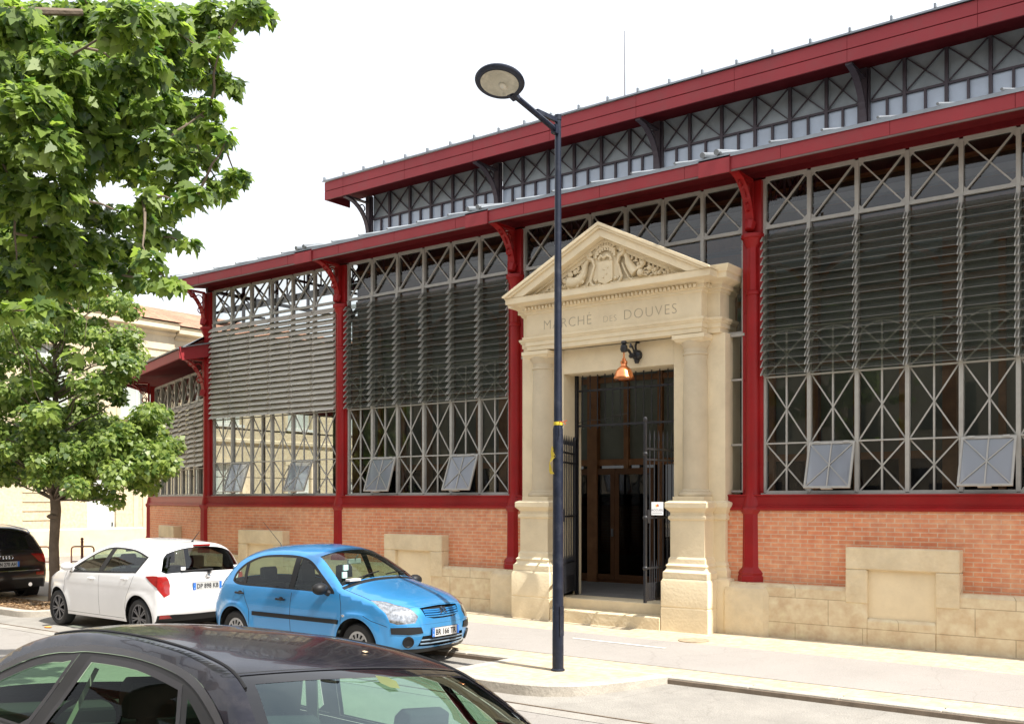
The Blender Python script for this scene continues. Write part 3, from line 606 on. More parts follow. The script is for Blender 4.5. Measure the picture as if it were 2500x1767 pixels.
# right horn
rtube([(.27, .40), (.33, .33), (.36, .24), (.42, .16), (.48, .10)], [.03, .045, .06, .075, .085], 10)
rtube([(.25, .25), (.30, .15), (.37, .05), (.45, .0)], .016)
random.seed(11)
for s in (-1, 1):
    for i in range(46):
        t = random.random(); x = .50 + .62 * t; zt = max(.05, .36 - .42 * (x - .35)) ; z = random.uniform(.03, zt * .82)
        if random.random() < .45: rball(s * x, z, random.uniform(.022, .048) * (1.15 - .5 * t), y=Y0 - .03, bump=.15)
        else:
            a = random.uniform(0, 6.28); l = random.uniform(.03, .07); rtube([(s * x, z), (s * x + l * math.cos(a), z + .6 * l * math.sin(a)), (s * x + 1.6 * l * math.cos(a + .4), z + l * math.sin(a + .4))], [.006, .017, .003], 6, Y0 - .03)
for s in (-1, 1): rball(s * .56, .09, .062, y=Y0 - .05, bump=.1); rball(s * .60, .20, .05, y=Y0 - .05); rball(s * .70, .13, .045, y=Y0 - .04)
r.build('coat_of_arms', STONE, po, smooth=50)
# ---- steps
b = MB(); b.box(PX - 1.03, PX + 1.03, -.33, .2, .1, .5); b.build('threshold', STONE, hall, smooth=0, bevel=.012)
b = MB(); b.box(PX - 1.02, PX + 1.02, -.62, -.33, .05, .33); b.build('entrance_step', STONE2, hall, smooth=0, bevel=.015)
# ---- iron gates
def leaf_mb(W, z0, z1, frame_r=.02):
    b = MB()
    for x in (0, W): b.box(x - .02, x + .02, -.02, .02, z0, z1 + (.28 if x == W else .1)); b.ball((x, 0, z1 + (.32 if x == W else .13)), .035, 8, sc=(1, 1, 1.3))
    for z in (z0 + .04, z0 + .52, z0 + 1.28, z1 - .28, z1 - .12): b.box(0, W, -.012, .012, z - .015, z + .015)
    n = 8
    for i in range(1, n):
        x = W * i / n; b.tube([(x, 0, z0 + .05), (x, 0, z1)], .0095, 6); b.tube([(x, 0, z1), (x, 0, z1 + .03), (x, 0, z1 + .17)], [.008, .02, .002], 6)
        if i < n: b.tube([(x - W / n / 2, 0, z0 + .05), (x - W / n / 2, 0, z0 + .5)], .008, 6); b.tube([(x - W / n / 2, 0, z0 + .5), (x - W / n / 2, 0, z0 + .64)], [.012, .001], 6)
    b.box(0.02, W - .02, -.004, .004, z0 + .06, z0 + .30); b.box(W - .10, W - .02, -.03, .03, z0 + 1.2, z0 + 1.4)
    for z in (z0 + .52, z0 + 1.28, z1 - .2): b.ball((W, 0, z), .04, 8)
    return b
LEAFM = leaf_mb(.93, .56, 3.0).mesh('gate_leaf', BLACK, 30)
put('gate_leaf', LEAFM, hall, T(PX - 1.0, .10, 0, R(-70))); put('gate_leaf', LEAFM, hall, T(PX + 1.0, .08, 0, R(-96.5)))
b = MB()
for z in (3.36, 3.95): b.box(PX - 1.03, PX + 1.03, .16, .185, z - .018, z + .018)
for i in range(1, 14):
    x = PX - 1.03 + 2.06 * i / 14; b.tube([(x, .17, 3.30), (x, .17, 4.21)], .010, 6); b.ball((x, .165, 3.95), .02, 6)
for s in (-1, 1): b.box(PX + s * 1.0 - .025, PX + s * 1.0 + .025, .14, .19, .5, 4.21)
P = [(PX - .99, .13, 3.40), (PX - .7, .1, 3.45), (PX - .45, .1, 3.44), (PX - .2, .1, 3.49), (PX + .05, .1, 3.53)]
b.tube(P, .006, 5); b.build('transom_grille', BLACK, hall)
# ---- sign on the gate
sg = empty('sign_board', (-7.34, -.64, 1.88)); tag(sg, 'small square white notice board on the open right iron gate', 'sign')
M = T(-7.34, -.64, 1.88, R(20))
b = MB(); b.box(-.09, .09, -.008, .0, .0, .20); b.build('board', WHITEP, sg, M)
t_ = text_mb('ACCUEIL', .046, .0005, 1.0); b = MB(); b.add([(v[0], -.0092 - v[2], .062 + v[1]) for v in t_.v], t_.f); b.box(-.075, .075, -.0095, -.0088, .03, .035)
b.build('lettering', pbr('grey_ink', (.22, .22, .24), .6), sg, M, smooth=0)
b = MB(); b.box(-.022, -.004, -.0095, -.0085, .125, .158, 0); b.box(-.003, .014, -.0095, -.0085, .13, .165, 1); b.box(.015, .024, -.0095, -.0085, .132, .155, 2)
b.build('emblem', [pbr('yellow_ink', (.8, .5, .05), .6), pbr('red_ink', (.7, .12, .05), .6), pbr('brown_ink', (.4, .2, .1), .6)], sg, M, smooth=0)
# ---- copper wall lamp
wl = empty('wall_lamp', (-8.12, -.19, 4.30)); tag(wl, 'copper bell lamp on a black scrolled iron bracket above the entrance', 'wall lamp')
bx, bz = -7.93, 4.40
b = MB(); b.lathe([(.0, 0), (.075, .0), (.085, .02), (.07, .05), (.03, .06)], (bx, -.19, bz), 16, M=Matrix.Rotation(R(90), 4, 'X')); b.lathe([(0, 0), (.03, .0), (.04, .03), (.05, .05), (.0, .06)], (bx, -.235, bz - .13), 10)
b.ball((bx, -.24, bz), .085, 12, sc=(1, .7, 1))
b.tube([(bx, -.25, bz), (bx - .01, -.36, bz - .03), (bx - .02, -.45, bz + .05), (bx - .02, -.58, bz + .06)], [.03, .022, .022, .03], 8)
b.tube([(bx, -.26, bz + .03), (bx, -.28, bz + .14), (bx, -.24, bz + .22), (bx, -.20, bz + .24), (bx, -.19, bz + .19)], [.022, .018, .016, .022, .026], 8)
b.tube([(bx, -.30, bz + .02), (bx - .01, -.36, bz + .12), (bx - .01, -.41, bz + .15), (bx - .01, -.42, bz + .10)], [.014, .014, .02, .022], 8)
b.lathe([(.0, -.06), (.045, -.05), (.06, -.01), (.05, .05), (.03, .07), (.05, .09), (.04, .12), (0, .13)], (bx - .02, -.60, bz + .06), 12)
b.ball((bx - .01, -.40, bz - .03), .04, 8)
b.build('bracket', BLACK, wl)
b = MB(); b.lathe([(.012, 0), (.012, -.10), (.03, -.11), (.03, -.14), (.055, -.155), (.055, -.19), (.045, -.20), (.05, -.23), (.10, -.27), (.135, -.33), (.15, -.39), (.155, -.40), (.165, -.405), (.165, -.43), (.15, -.44), (.145, -.44), (.13, -.36), (.05, -.25)], (bx - .02, -.60, bz + .02), 28); b.build('lamp_shade', COPPER, wl)
b = MB(); b.lathe([(.0, -.05), (.14, -.02), (.145, 0)], (bx - .02, -.60, bz + .02 - .43), 20); b.build('lens', glass('lamp_glass', (.6, .5, .4)), wl)
# ================================================================ GROUND
ASPH = pbr('asphalt_road', (.27, .25, .23), .9, var=.10, scale=1.2, bump=.35, bscale=60, dirt=(.30, .28, .255), dirt_amt=.5, dscale=.8, world=True)
LANE = pbr('lane_surface', (.28, .262, .235), .9, var=.14, scale=1.5, bump=.5, bscale=50, dirt=(.15, .14, .13), dirt_amt=.45, dscale=1.1, world=True)
PATH = pbr('path_asphalt', (.31, .287, .265), .9, var=.06, scale=.8, bump=.25, bscale=60, dirt=(.26, .24, .22), dirt_amt=.4, dscale=1.4, world=True)
PAVE = brickmat('cream_paving', (.52, .435, .31), (.47, .385, .27), (.36, .29, .20), .2, .1, .004, .85, .15, (.40, .33, .24), .5, dscale=.9, plane='xy')
KERB = pbr('kerb_stone', (.44, .40, .34), .85, var=.12, scale=3, bump=.4, bscale=20, dirt=(.30, .26, .21), dirt_amt=.55, dscale=2.5, world=True)
GROUT = pbr('kerb_face_brown', (.20, .155, .115), .9, var=.3, scale=5, world=True)  # darker brown than the kerb tops, for the street face
def struct(o, name=None): o['kind'] = 'structure'; return o
def strip(name, mat, x0, x1, ys, nx=1, poly=None):
    b = MB(); n = len(ys)
    for j in range(n - 1):
        (ya, za), (yb, zb) = ys[j], ys[j + 1]; b.add([(x0, ya, za), (x1, ya, za), (x1, yb, zb), (x0, yb, zb)], [(0, 1, 2, 3)])
    return struct(b.build(name, mat, smooth=0))
b = MB(); b.add([(-400, -400, -.5), (400, -400, -.5), (400, 400, -.5), (-400, 400, -.5)], [(0, 1, 2, 3)]); struct(b.build('ground', ASPH, smooth=0))
strip('road', ASPH, -90, 70, [(-13.0, .27), (-11.5, .15), (-10, .04), (-8.2, -.02), (-5.78, -.055)])
strip('gutter', pbr('gutter_concrete', (.31, .29, .26), .9, var=.15, scale=2, bump=.4, dirt=(.2, .18, .16), dirt_amt=.5, world=True), -60, 50, [(-5.78, -.051), (-5.52, -.056)])
strip('parking_lane', LANE, -60, 50, [(-5.50, -.048), (-3.6, 0.0)])
b = MB(); b.box(-60, 50, -5.52, -5.50, -.2, -.046); struct(b.build('gutter_edge', GROUT, smooth=0))
strip('pavement', PAVE, -29.5, 50, [(-3.62, .07), (-.25, .14), (30, .16)])
strip('cycle_path', PATH, -29.5, 50, [(-3.22, .0825), (-1.45, .1195)])
strip('near_pavement', PATH, -60, 50, [(-60, .36), (-13.15, .36)])
b = MB(); b.box(-60, 50, -13.15, -13.0, -.2, .365); struct(b.build('near_kerb', KERB, smooth=0))
b = MB(); x = -29.5
while x < 50: b.box(x + .004, x + .996, -3.77, -3.62, -.2, .072, 0); x += 1.0
b.box(-29.5, 50, -3.776, -3.63, -.2, .052, 1); struct(b.build('kerb', [KERB, GROUT], smooth=0, bevel=.008))
b = MB(); b.add([(-8.0, -2.0, .1125), (-6.45, -2.06, .1115), (-6.45, -2.0, .1125), (-8.0, -1.94, .114)], [(0, 1, 2, 3)]); struct(b.build('road_marking', pbr('worn_white_paint', (.62, .6, .56), .8, dirt=(.35, .33, .3), dirt_amt=.8, dscale=8), smooth=0))
b = MB(); b.prism([(-6.45 + .22 * math.cos(a * math.pi / 14), -1.2 + .22 * math.sin(a * math.pi / 14)) for a in range(28)], .10, .1285, 'z'); struct(b.build('manhole_cover', pbr('rusty_iron_cover', (.36, .28, .19), .8, var=.3, scale=12), smooth=0))
def bulb(name, pts, surf, kerb=True, inner=.16, z=.085, zi=None):
    b = MB(); n = len(pts)
    b.sweep(pts, [(0, -.25), (0, z - .012), (-.012, z), (-inner, z), (-inner, z - .04)], 0)
    o = struct(b.build(name + '_kerb', KERB, smooth=40, recalc=True))
    cx = sum(p[0] for p in pts) / n; cy = sum(p[1] for p in pts) / n
    s = MB(); q = [(p[0] + (cx - p[0]) * .06, p[1] + (cy - p[1]) * .06) for p in pts]; q = [q[0]] + q[1:-1] + [q[-1]]
    q[0] = (q[0][0], pts[0][1] + .02); q[-1] = (q[-1][0], pts[-1][1] + .02)
    s.add([(p[0], p[1], zi or z - .004) for p in q], [tuple(range(n))]); return o, s
def rounded(x0, x1, y0, y1, r0, r1, n=7):
    P = [(x0, y1)]
    for i in range(n): a = math.pi + math.pi / 2 * i / (n - 1); P.append((x0 + r0 + r0 * math.cos(a), y0 + r0 + r0 * math.sin(a)))
    for i in range(n): a = -math.pi / 2 + math.pi / 2 * i / (n - 1); P.append((x1 - r1 + r1 * math.cos(a), y0 + r1 + r1 * math.sin(a)))
    P.append((x1, y1)); return P
P1 = [(-7.72, -3.76), (-7.80, -4.7), (-7.78, -4.95), (-7.65, -5.12), (-7.42, -5.2), (-7.0, -5.22), (-6.6, -5.2), (-6.3, -5.12), (-6.05, -4.95), (-5.86, -4.7), (-5.72, -4.4), (-5.60, -4.1), (-5.48, -3.76)]
o, s = bulb('build_out', P1, PAVE); struct(s.build('build_out_paving', PAVE, smooth=0))
P2 = rounded(-21.3, -17.75, -4.95, -3.76, .5, .5)
o, s = bulb('planter', P2, None); mul = s.build('planter_soil', pbr('brown_mulch', (.20, .125, .07), .95, var=.4, scale=14, bump=.8, bscale=25), smooth=0); struct(mul)
b = MB(); random.seed(5)
for i in range(1500):
    x, y = random.uniform(-21, -17.95), random.uniform(-4.75, -3.85); a = random.uniform(0, 3.14); l = random.uniform(.02, .05); z = .083 + random.uniform(0, .025); dx, dy = l * math.cos(a), l * math.sin(a); e = random.uniform(-.012, .012)
    b.add([(x - dx, y - dy, z), (x + dy * .3, y - dx * .3, z + e), (x + dx, y + dy, z + .006), (x - dy * .3, y + dx * .3, z - e)], [(0, 1, 2, 3)])
o = b.build('wood_chips', leafmat('chip_bark', (.12, .07, .035), (.42, .28, .15), .05), smooth=0); tag(o, 'brown wood chips covering the soil round the young tree', 'mulch', kind='stuff')
# side street and far pavement on the left
b = MB(); b.add([(-33.8, -60, -.04), (-29.35, -60, -.04), (-29.35, 60, -.04), (-33.8, 60, -.04)], [(0, 1, 2, 3)]); struct(b.build('side_street', ASPH, smooth=0))
b = MB(); b.box(-29.5, -29.35, -3.6, 60, -.2, .075); struct(b.build('side_kerb', KERB, smooth=0))
b = MB(); b.box(-60, -33.955, -60, 60, -.2, .10); b.box(-33.95, -33.8, -60, 60, -.2, .104, 1); struct(b.build('far_pavement', [PAVE, KERB], smooth=0))
# ================================================================ STREET LAMP
NAVY = pbr('navy_lamp_paint', (.008, .012, .026), .45, var=.2, scale=6, spec=.3, coat=.08, bump=.06, bscale=30, dirt=(.05, .055, .07), dirt_amt=.5, dscale=9)
LX, LY = -6.71, -4.22
la = empty('street_lamp', (LX, LY, .08)); tag(la, 'tall navy blue street lamp with an oval disc head on the paved build-out', 'street lamp')
b = MB(); b.lathe([(.082, .08), (.082, .10), (.068, .11), (.067, .6), (.066, .62), (.065, 1.0), (.062, 2.0), (.061, 2.95), (.052, 2.99), (.050, 3.0), (.036, 6.6), (.036, 6.62), (.042, 6.63), (.042, 6.69), (.0, 6.70)], (LX, LY, 0), 24)
b.box(LX + .058, LX + .066, LY - .05, LY + .03, .5, .85); b.build('pole', NAVY, la)
b = MB(); az = R(-90); dx, dy = .03, -1
def lp(d, z): return (LX + dx * d, LY + dy * d, z)
b.prism([(0, 6.47), (.9, 6.60), (.9, 6.655), (0, 6.55)], -.03, .03, 'x') if False else None
b.tube([lp(.0, 6.49), lp(.95, 6.635)], .033, 8); b.bar(lp(.03, 6.62), lp(.45, 6.595), .035, .05); b.bar(lp(.03, 6.50), lp(.10, 6.50), .07, .10); b.build('arm', NAVY, la)
HM = Matrix.Translation((LX + .015, LY - 1.15, 6.705)) @ Matrix.Rotation(R(-16), 4, 'X') @ Matrix.Rotation(R(-5), 4, 'Y')
b = MB(); b.lathe([(0, .075), (.12, .07), (.21, .05), (.268, .015), (.277, -.005), (.27, -.02), (.245, -.028), (.235, -.028), (.21, -.026)], (0, 0, 0), 44); b.box(-.045, .045, .20, .32, -.03, .02)
b.build('lamp_head', NAVY, la, HM)
b = MB(); b.lathe([(0, -.012), (.15, -.017), (.212, -.030)], (0, 0, 0), 40); b.build('reflector', pbr('cream_reflector', (.48, .46, .38), .5, var=.3, scale=9, dirt=(.2, .19, .14), dirt_amt=.6, dscale=5), la, HM)
b = MB(); b.ball((.0, .07, -.02), .04, 10, sc=(1, 1.6, .6)); b.build('bulb', pbr('frosted_bulb', (.6, .58, .5), .3), la, HM)
YEL = pbr('yellow_tape', (.66, .50, .04), .45, var=.1)
b = MB(); b.lathe([(.0535, 3.0), (.0545, 3.012), (.053, 3.04)], (LX, LY, 0), 20); b.tube([(LX + .045, LY - .03, 3.04), (LX + .10, LY - .05, 3.03), (LX + .16, LY - .05, 3.045)], .006, 5, m=1); b.tube([(LX + .12, LY - .05, 3.03), (LX + .15, LY - .06, 3.0)], .005, 5, m=1)
tag(b.build('plastic_tape', [YEL, pbr('orange_cord', (.6, .14, .05), .5)]), 'yellow plastic tape wrapped once round the dark lamp pole with a frayed orange end', 'tape')
b = MB(); P = [(-.05, 2.75), (-.065, 2.70), (-.06, 2.62), (-.085, 2.56), (-.09, 2.47), (-.075, 2.42)]
for i in range(len(P) - 1):
    (a, za), (c, zb) = P[i], P[i + 1]; w0, w1 = .012 + .012 * (i % 3), .012 + .012 * ((i + 1) % 3)
    b.add([(LX + a, LY - .06, za), (LX + a + 2 * w0, LY - .075 - .01 * (i % 2), za), (LX + c + 2 * w1, LY - .07 + .01 * (i % 2), zb), (LX + c, LY - .055, zb)], [(0, 1, 2, 3)])
tag(b.build('plastic_tape', YEL, smooth=0), 'torn scrap of yellow plastic tape hanging from the left side of the lamp pole', 'tape')
# ================================================================ FAR BUILDINGS
CREAM = brickmat('cream_ashlar', (.60, .51, .36), (.56, .47, .32), (.52, .43, .30), 1.1, .38, .006, .85, .2, (.5, .42, .30), .35, dscale=.35)
TILE = brickmat('terracotta_tiles', (.42, .19, .11), (.34, .15, .09), (.20, .09, .06), .22, .35, .02, .8, .8, (.4, .27, .18), .5, plane='xy', dscale=.8)
CSTONE = pbr('cornice_stone', (.62, .53, .38), .85, var=.12, scale=1, dirt=(.35, .28, .2), dirt_amt=.5)
WHITE = pbr('white_joinery', (.62, .64, .62), .5, var=.04)
PANE = pbr('curtained_pane', (.45, .49, .46), .12, var=.1, scale=1.5)
def townhouse(label, xw, y0, y1, h, wins, doors, cz=(.55, .3), roof=2.6, z0=.1):
    e = empty('town_house', (xw - 3, (y0 + y1) / 2, z0)); tag(e, label, 'building', 'pale stone houses across the side street')
    ys = sorted(set([y0, y1] + [v for q in wins + doors for v in (q[0], q[1])])); b = MB()
    for i in range(len(ys) - 1):
        a, c = ys[i], ys[i + 1]; hol = sorted((q[2], q[3]) for q in wins + doors if q[0] < (a + c) / 2 < q[1]); z = z0
        for p, q in hol:
            if p > z: b.box(xw - .35, xw, a, c, z, p)
            z = q
        b.box(xw - .35, xw, a, c, z, h)
    b.box(xw - 9, xw - .35, y0, y0 + .3, z0, h); b.box(xw - 9, xw - .35, y1 - .3, y1, z0, h); b.box(xw - 9, xw - 8.7, y0 + .3, y1 - .3, z0, h); b.build('wall', CREAM, e, smooth=0)
    b = MB(); b.sweep([(xw, y0), (xw, y1)], [(0, h - .9), (.05, h - .86), (.05, h - .6), (.03, h - .58), (.03, h - .3), (.15, h - .2), (.15, h - .1), (.42, h - .05), (.42, h + .12), (.48, h + .2), (0, h + .25)])
    b.sweep([(xw, y0), (xw, y1)], [(0, 4.55), (.12, 4.62), (.12, 4.74), (0, 4.8)]); b.sweep([(xw, y0), (xw, y1)], [(0, z0), (.07, z0), (.07, z0 + .85), (0, z0 + .92)])
    b.build('cornice', CSTONE, e)
    b = MB(); b.add([(xw + .5, y0 - .1, h + .26), (xw + .5, y1 + .1, h + .26), (xw - 4.5, y1 + .1 - (3 if roof > 2 else 0), h + roof), (xw - 4.5, y0 + (3 if roof > 2 else 0), h + roof), (xw - 9.4, y0, h + .26), (xw - 9.4, y1, h + .26)], [(0, 1, 2, 3), (3, 2, 5, 4), (1, 5, 2), (0, 3, 4)]); b.build('roof', TILE, e, smooth=0)
    for q in wins:
        w_ = MB(); a, c, p, z = q[:4]
        for yy in (a, (a + c) / 2 - .03, c - .06): w_.box(xw - .22, xw - .16, yy, yy + .06, p, z)
        for zz in (p, p + (z - p) * .5, z - .06): w_.box(xw - .215, xw - .165, a + .06, c - .06, zz, zz + .06)
        w_.box(xw - .02, xw + .08, a - .1, c + .1, p - .12, p - .001); w_.box(xw - .195, xw - .185, a, c, p, z, 1); w_.build('window', [WHITE, PANE], e, smooth=0)
        s_ = MB()
        for zz in (a - .18, c + .02): s_.box(xw - .01, xw + .035, zz, zz + .16, p, z + .18)
        s_.box(xw - .01, xw + .05, a - .18, c + .18, z + .002, z + .18); s_.build('window_surround', CSTONE, e, smooth=0)
    for q in doors:
        a, c, p, z = q; d = MB(); d.box(xw - .2, xw - .12, a, c, p, z); d.box(xw - .12, xw - .10, a + .1, c - .1, p + .15, z - .15); d.box(xw - .11, xw - .06, c - .14, c - .1, p + .95, p + 1.1, 1); d.build('door', [WHITE, BLACK], e, smooth=0)
    return e
hs1 = townhouse('pale stone corner house with a white ground floor window behind the young tree', -36.0, -14, 10.4, 9.1,
    [(.55, 2.15, 1.15, 3.9), (-3.8, -2.2, 1.15, 3.9), (.55, 2.15, 5.4, 7.9), (-3.8, -2.2, 5.4, 7.9), (4.3, 5.9, 5.4, 7.9), (8.0, 9.6, 5.4, 7.9)], [(6.6, 7.8, .12, 3.0), (-8, -6.8, .12, 3.0)])
b = MB()
for k in range(5):
    z = 1.35 + k * .34; b.box(-35.995, -35.97, 4.1, 5.2, z, z + .02)
b.box(-35.995, -35.975, 8.55, 8.75, .1, 4.5); b.box(-36, -35.94, 8.95, 9.15, .1, 8.2); b.build('rustication', CSTONE, hs1, smooth=0)
townhouse('pale stone house with a low terracotta tiled roof next to the corner house', -36.1, 10.45, 34, 9.0, [(12.5, 13.9, 5.4, 7.7), (16.5, 17.9, 5.4, 7.7), (20.5, 21.9, 5.4, 7.7), (12.5, 13.9, 1.2, 3.7), (16.5, 17.9, 1.2, 3.7), (24.5, 26, 5.4, 7.7)], [(20.5, 21.7, .12, 3)], roof=1.9)
# the terrace on the photographer's side, seen only in reflections
b = MB(); b.box(-70, 40, -30, -20.5, .1, 10.0); op = empty('street_terrace', (-15, -26, .1)); tag(op, 'pale stone terrace of houses on the near side of the street', 'building'); b.build('wall', pbr('terrace_stone', (.30, .26, .20), .9, var=.3, scale=.5), op, smooth=0)
b = MB()
for k in range(36):
    for z in (1.2, 4.2, 6.6): b.box(-69 + k * 3, -67.8 + k * 3, -20.55, -20.48, z, z + 1.7)
b.build('windows', pbr('terrace_glass', (.05, .055, .06), .2), op, smooth=0); b = MB(); b.box(-70.3, 40.3, -30.3, -20.1, 10.0, 10.3); b.build('roof', TILE, op, smooth=0)
# bicycle hoops and bollard
RUST = pbr('rust_brown_paint', (.13, .055, .035), .5, var=.2)
hb = MB(); hp = [(0, 0, 0), (0, 0, .62)] + [(.08 - .08 * math.cos(a), 0, .62 + .08 * math.sin(a)) for a in (R(30), R(60), R(90))]; hp = hp + [(.6 - p[0], 0, p[2]) for p in hp[::-1]]; hb.tube(hp, .022, 8); hb.tube([(0, 0, .28), (.6, 0, .28)], .018, 8)
HB = hb.mesh('bicycle_hoop', RUST)
for i, (x, y, lb) in enumerate(((-27.4, -.1, 'brown steel bicycle hoop immediately right of the slim tree trunk'), (-26.6, .75, 'brown steel bicycle hoop beside the bollard behind the white hatchback'), (-28.0, -1.9, 'brown steel bicycle hoop partly hidden behind the black SUV'))):
    o = link(bpy.data.objects.new('bicycle_hoop', HB), None, T(x, y, .1, R(45))); tag(o, lb, 'bicycle rack', 'bicycle hoops on the far pavement')
b = MB(); b.lathe([(.05, .1), (.05, .16), (.038, .2), (.036, .9), (.045, .92), (.03, .95), (.045, .99), (.03, 1.03), (0, 1.04)], (-26.75, 1.15, 0), 12); tag(b.build('bollard', RUST), 'slim brown iron bollard with a ball top beside a bicycle hoop', 'bollard')
# ================================================================ TREES
LEAF = [(0, 0), (.12, -.05), (.34, -.10), (.34, .06), (.54, .24), (.42, .32), (.40, .54), (.24, .52), (.17, .72), (0, 1)]
LEAF = LEAF + [(-x, y) for x, y in LEAF[-2:0:-1]]
LEAF2 = [(0, 0), (.38, -.1), (.3, .12), (.55, .3), (.34, .42), (.3, .62), (0, 1), (-.3, .62), (-.34, .42), (-.55, .3), (-.3, .12), (-.38, -.1)]
def leaves(name, blobs, dens, size, tmpl, mat, parent, seed, flat=.75):
    rng = np.random.default_rng(seed); V = []; n = 0; t = np.array(tmpl); k = len(t); P = []; NR = []
    for x, y, z, r in blobs:
        sp = r < 0; r = abs(r); m = max(6, int(dens * (r ** 2)) if not sp else 14)
        d = rng.normal(size=(m, 3)); d /= np.linalg.norm(d, axis=1)[:, None]; rad = r * (rng.random(m) ** (1 / 2.6))
        q = d * rad[:, None]; q[:, 2] *= flat; P.append(q + np.array([x, y, z])); NR.append(d)
    P = np.concatenate(P); D = np.concatenate(NR); m = len(P)
    nrm = D * .55 + np.array([.25, -.1, .75]) + rng.normal(size=(m, 3)) * .45; nrm /= np.linalg.norm(nrm, axis=1)[:, None]
    a = D * np.array([1, 1, .3]) + rng.normal(size=(m, 3)) * .5 - np.array([0, 0, .55]); a -= nrm * (a * nrm).sum(1)[:, None]; a /= np.linalg.norm(a, axis=1)[:, None]; b_ = np.cross(nrm, a)
    s = size * rng.uniform(.45, 1.3, m)
    fold = np.abs(t[:, 0]) * .28 - (t[:, 1] ** 2) * .18
    V = P[:, None, :] + s[:, None, None] * (b_[:, None, :] * t[None, :, 0, None] + a[:, None, :] * t[None, :, 1, None] + nrm[:, None, :] * fold[None, :, None])
    me = bpy.data.meshes.new(name); me.vertices.add(m * k); me.vertices.foreach_set('co', V.reshape(-1).astype(np.float32))
    me.loops.add(m * k); me.loops.foreach_set('vertex_index', np.arange(m * k, dtype=np.int32)); me.polygons.add(m); me.polygons.foreach_set('loop_start', np.arange(0, m * k, k, dtype=np.int32))
    try: me.polygons.foreach_set('loop_total', np.full(m, k, dtype=np.int32))
    except Exception: pass
    me.materials.append(mat); me.update(calc_edges=True); me.validate()
    return link(bpy.data.objects.new(name, me), parent)
BARK = pbr('maple_bark', (.15, .115, .085), .9, var=.25, scale=7, bump=.6, bscale=18)
def limb(b, p, q, r0, r1, seed, n=6, wob=.06):
    rng = random.Random(seed); p, q = Vector(p), Vector(q); l = (q - p).length
    pts = [p.lerp(q, i / n) + (Vector((rng.uniform(-1, 1), rng.uniform(-1, 1), rng.uniform(-.3, 1))) * wob * l * math.sin(math.pi * i / n)) for i in range(n + 1)]
    b.tube(pts, [r0 + (r1 - r0) * i / n for i in range(n + 1)], 7); return pts
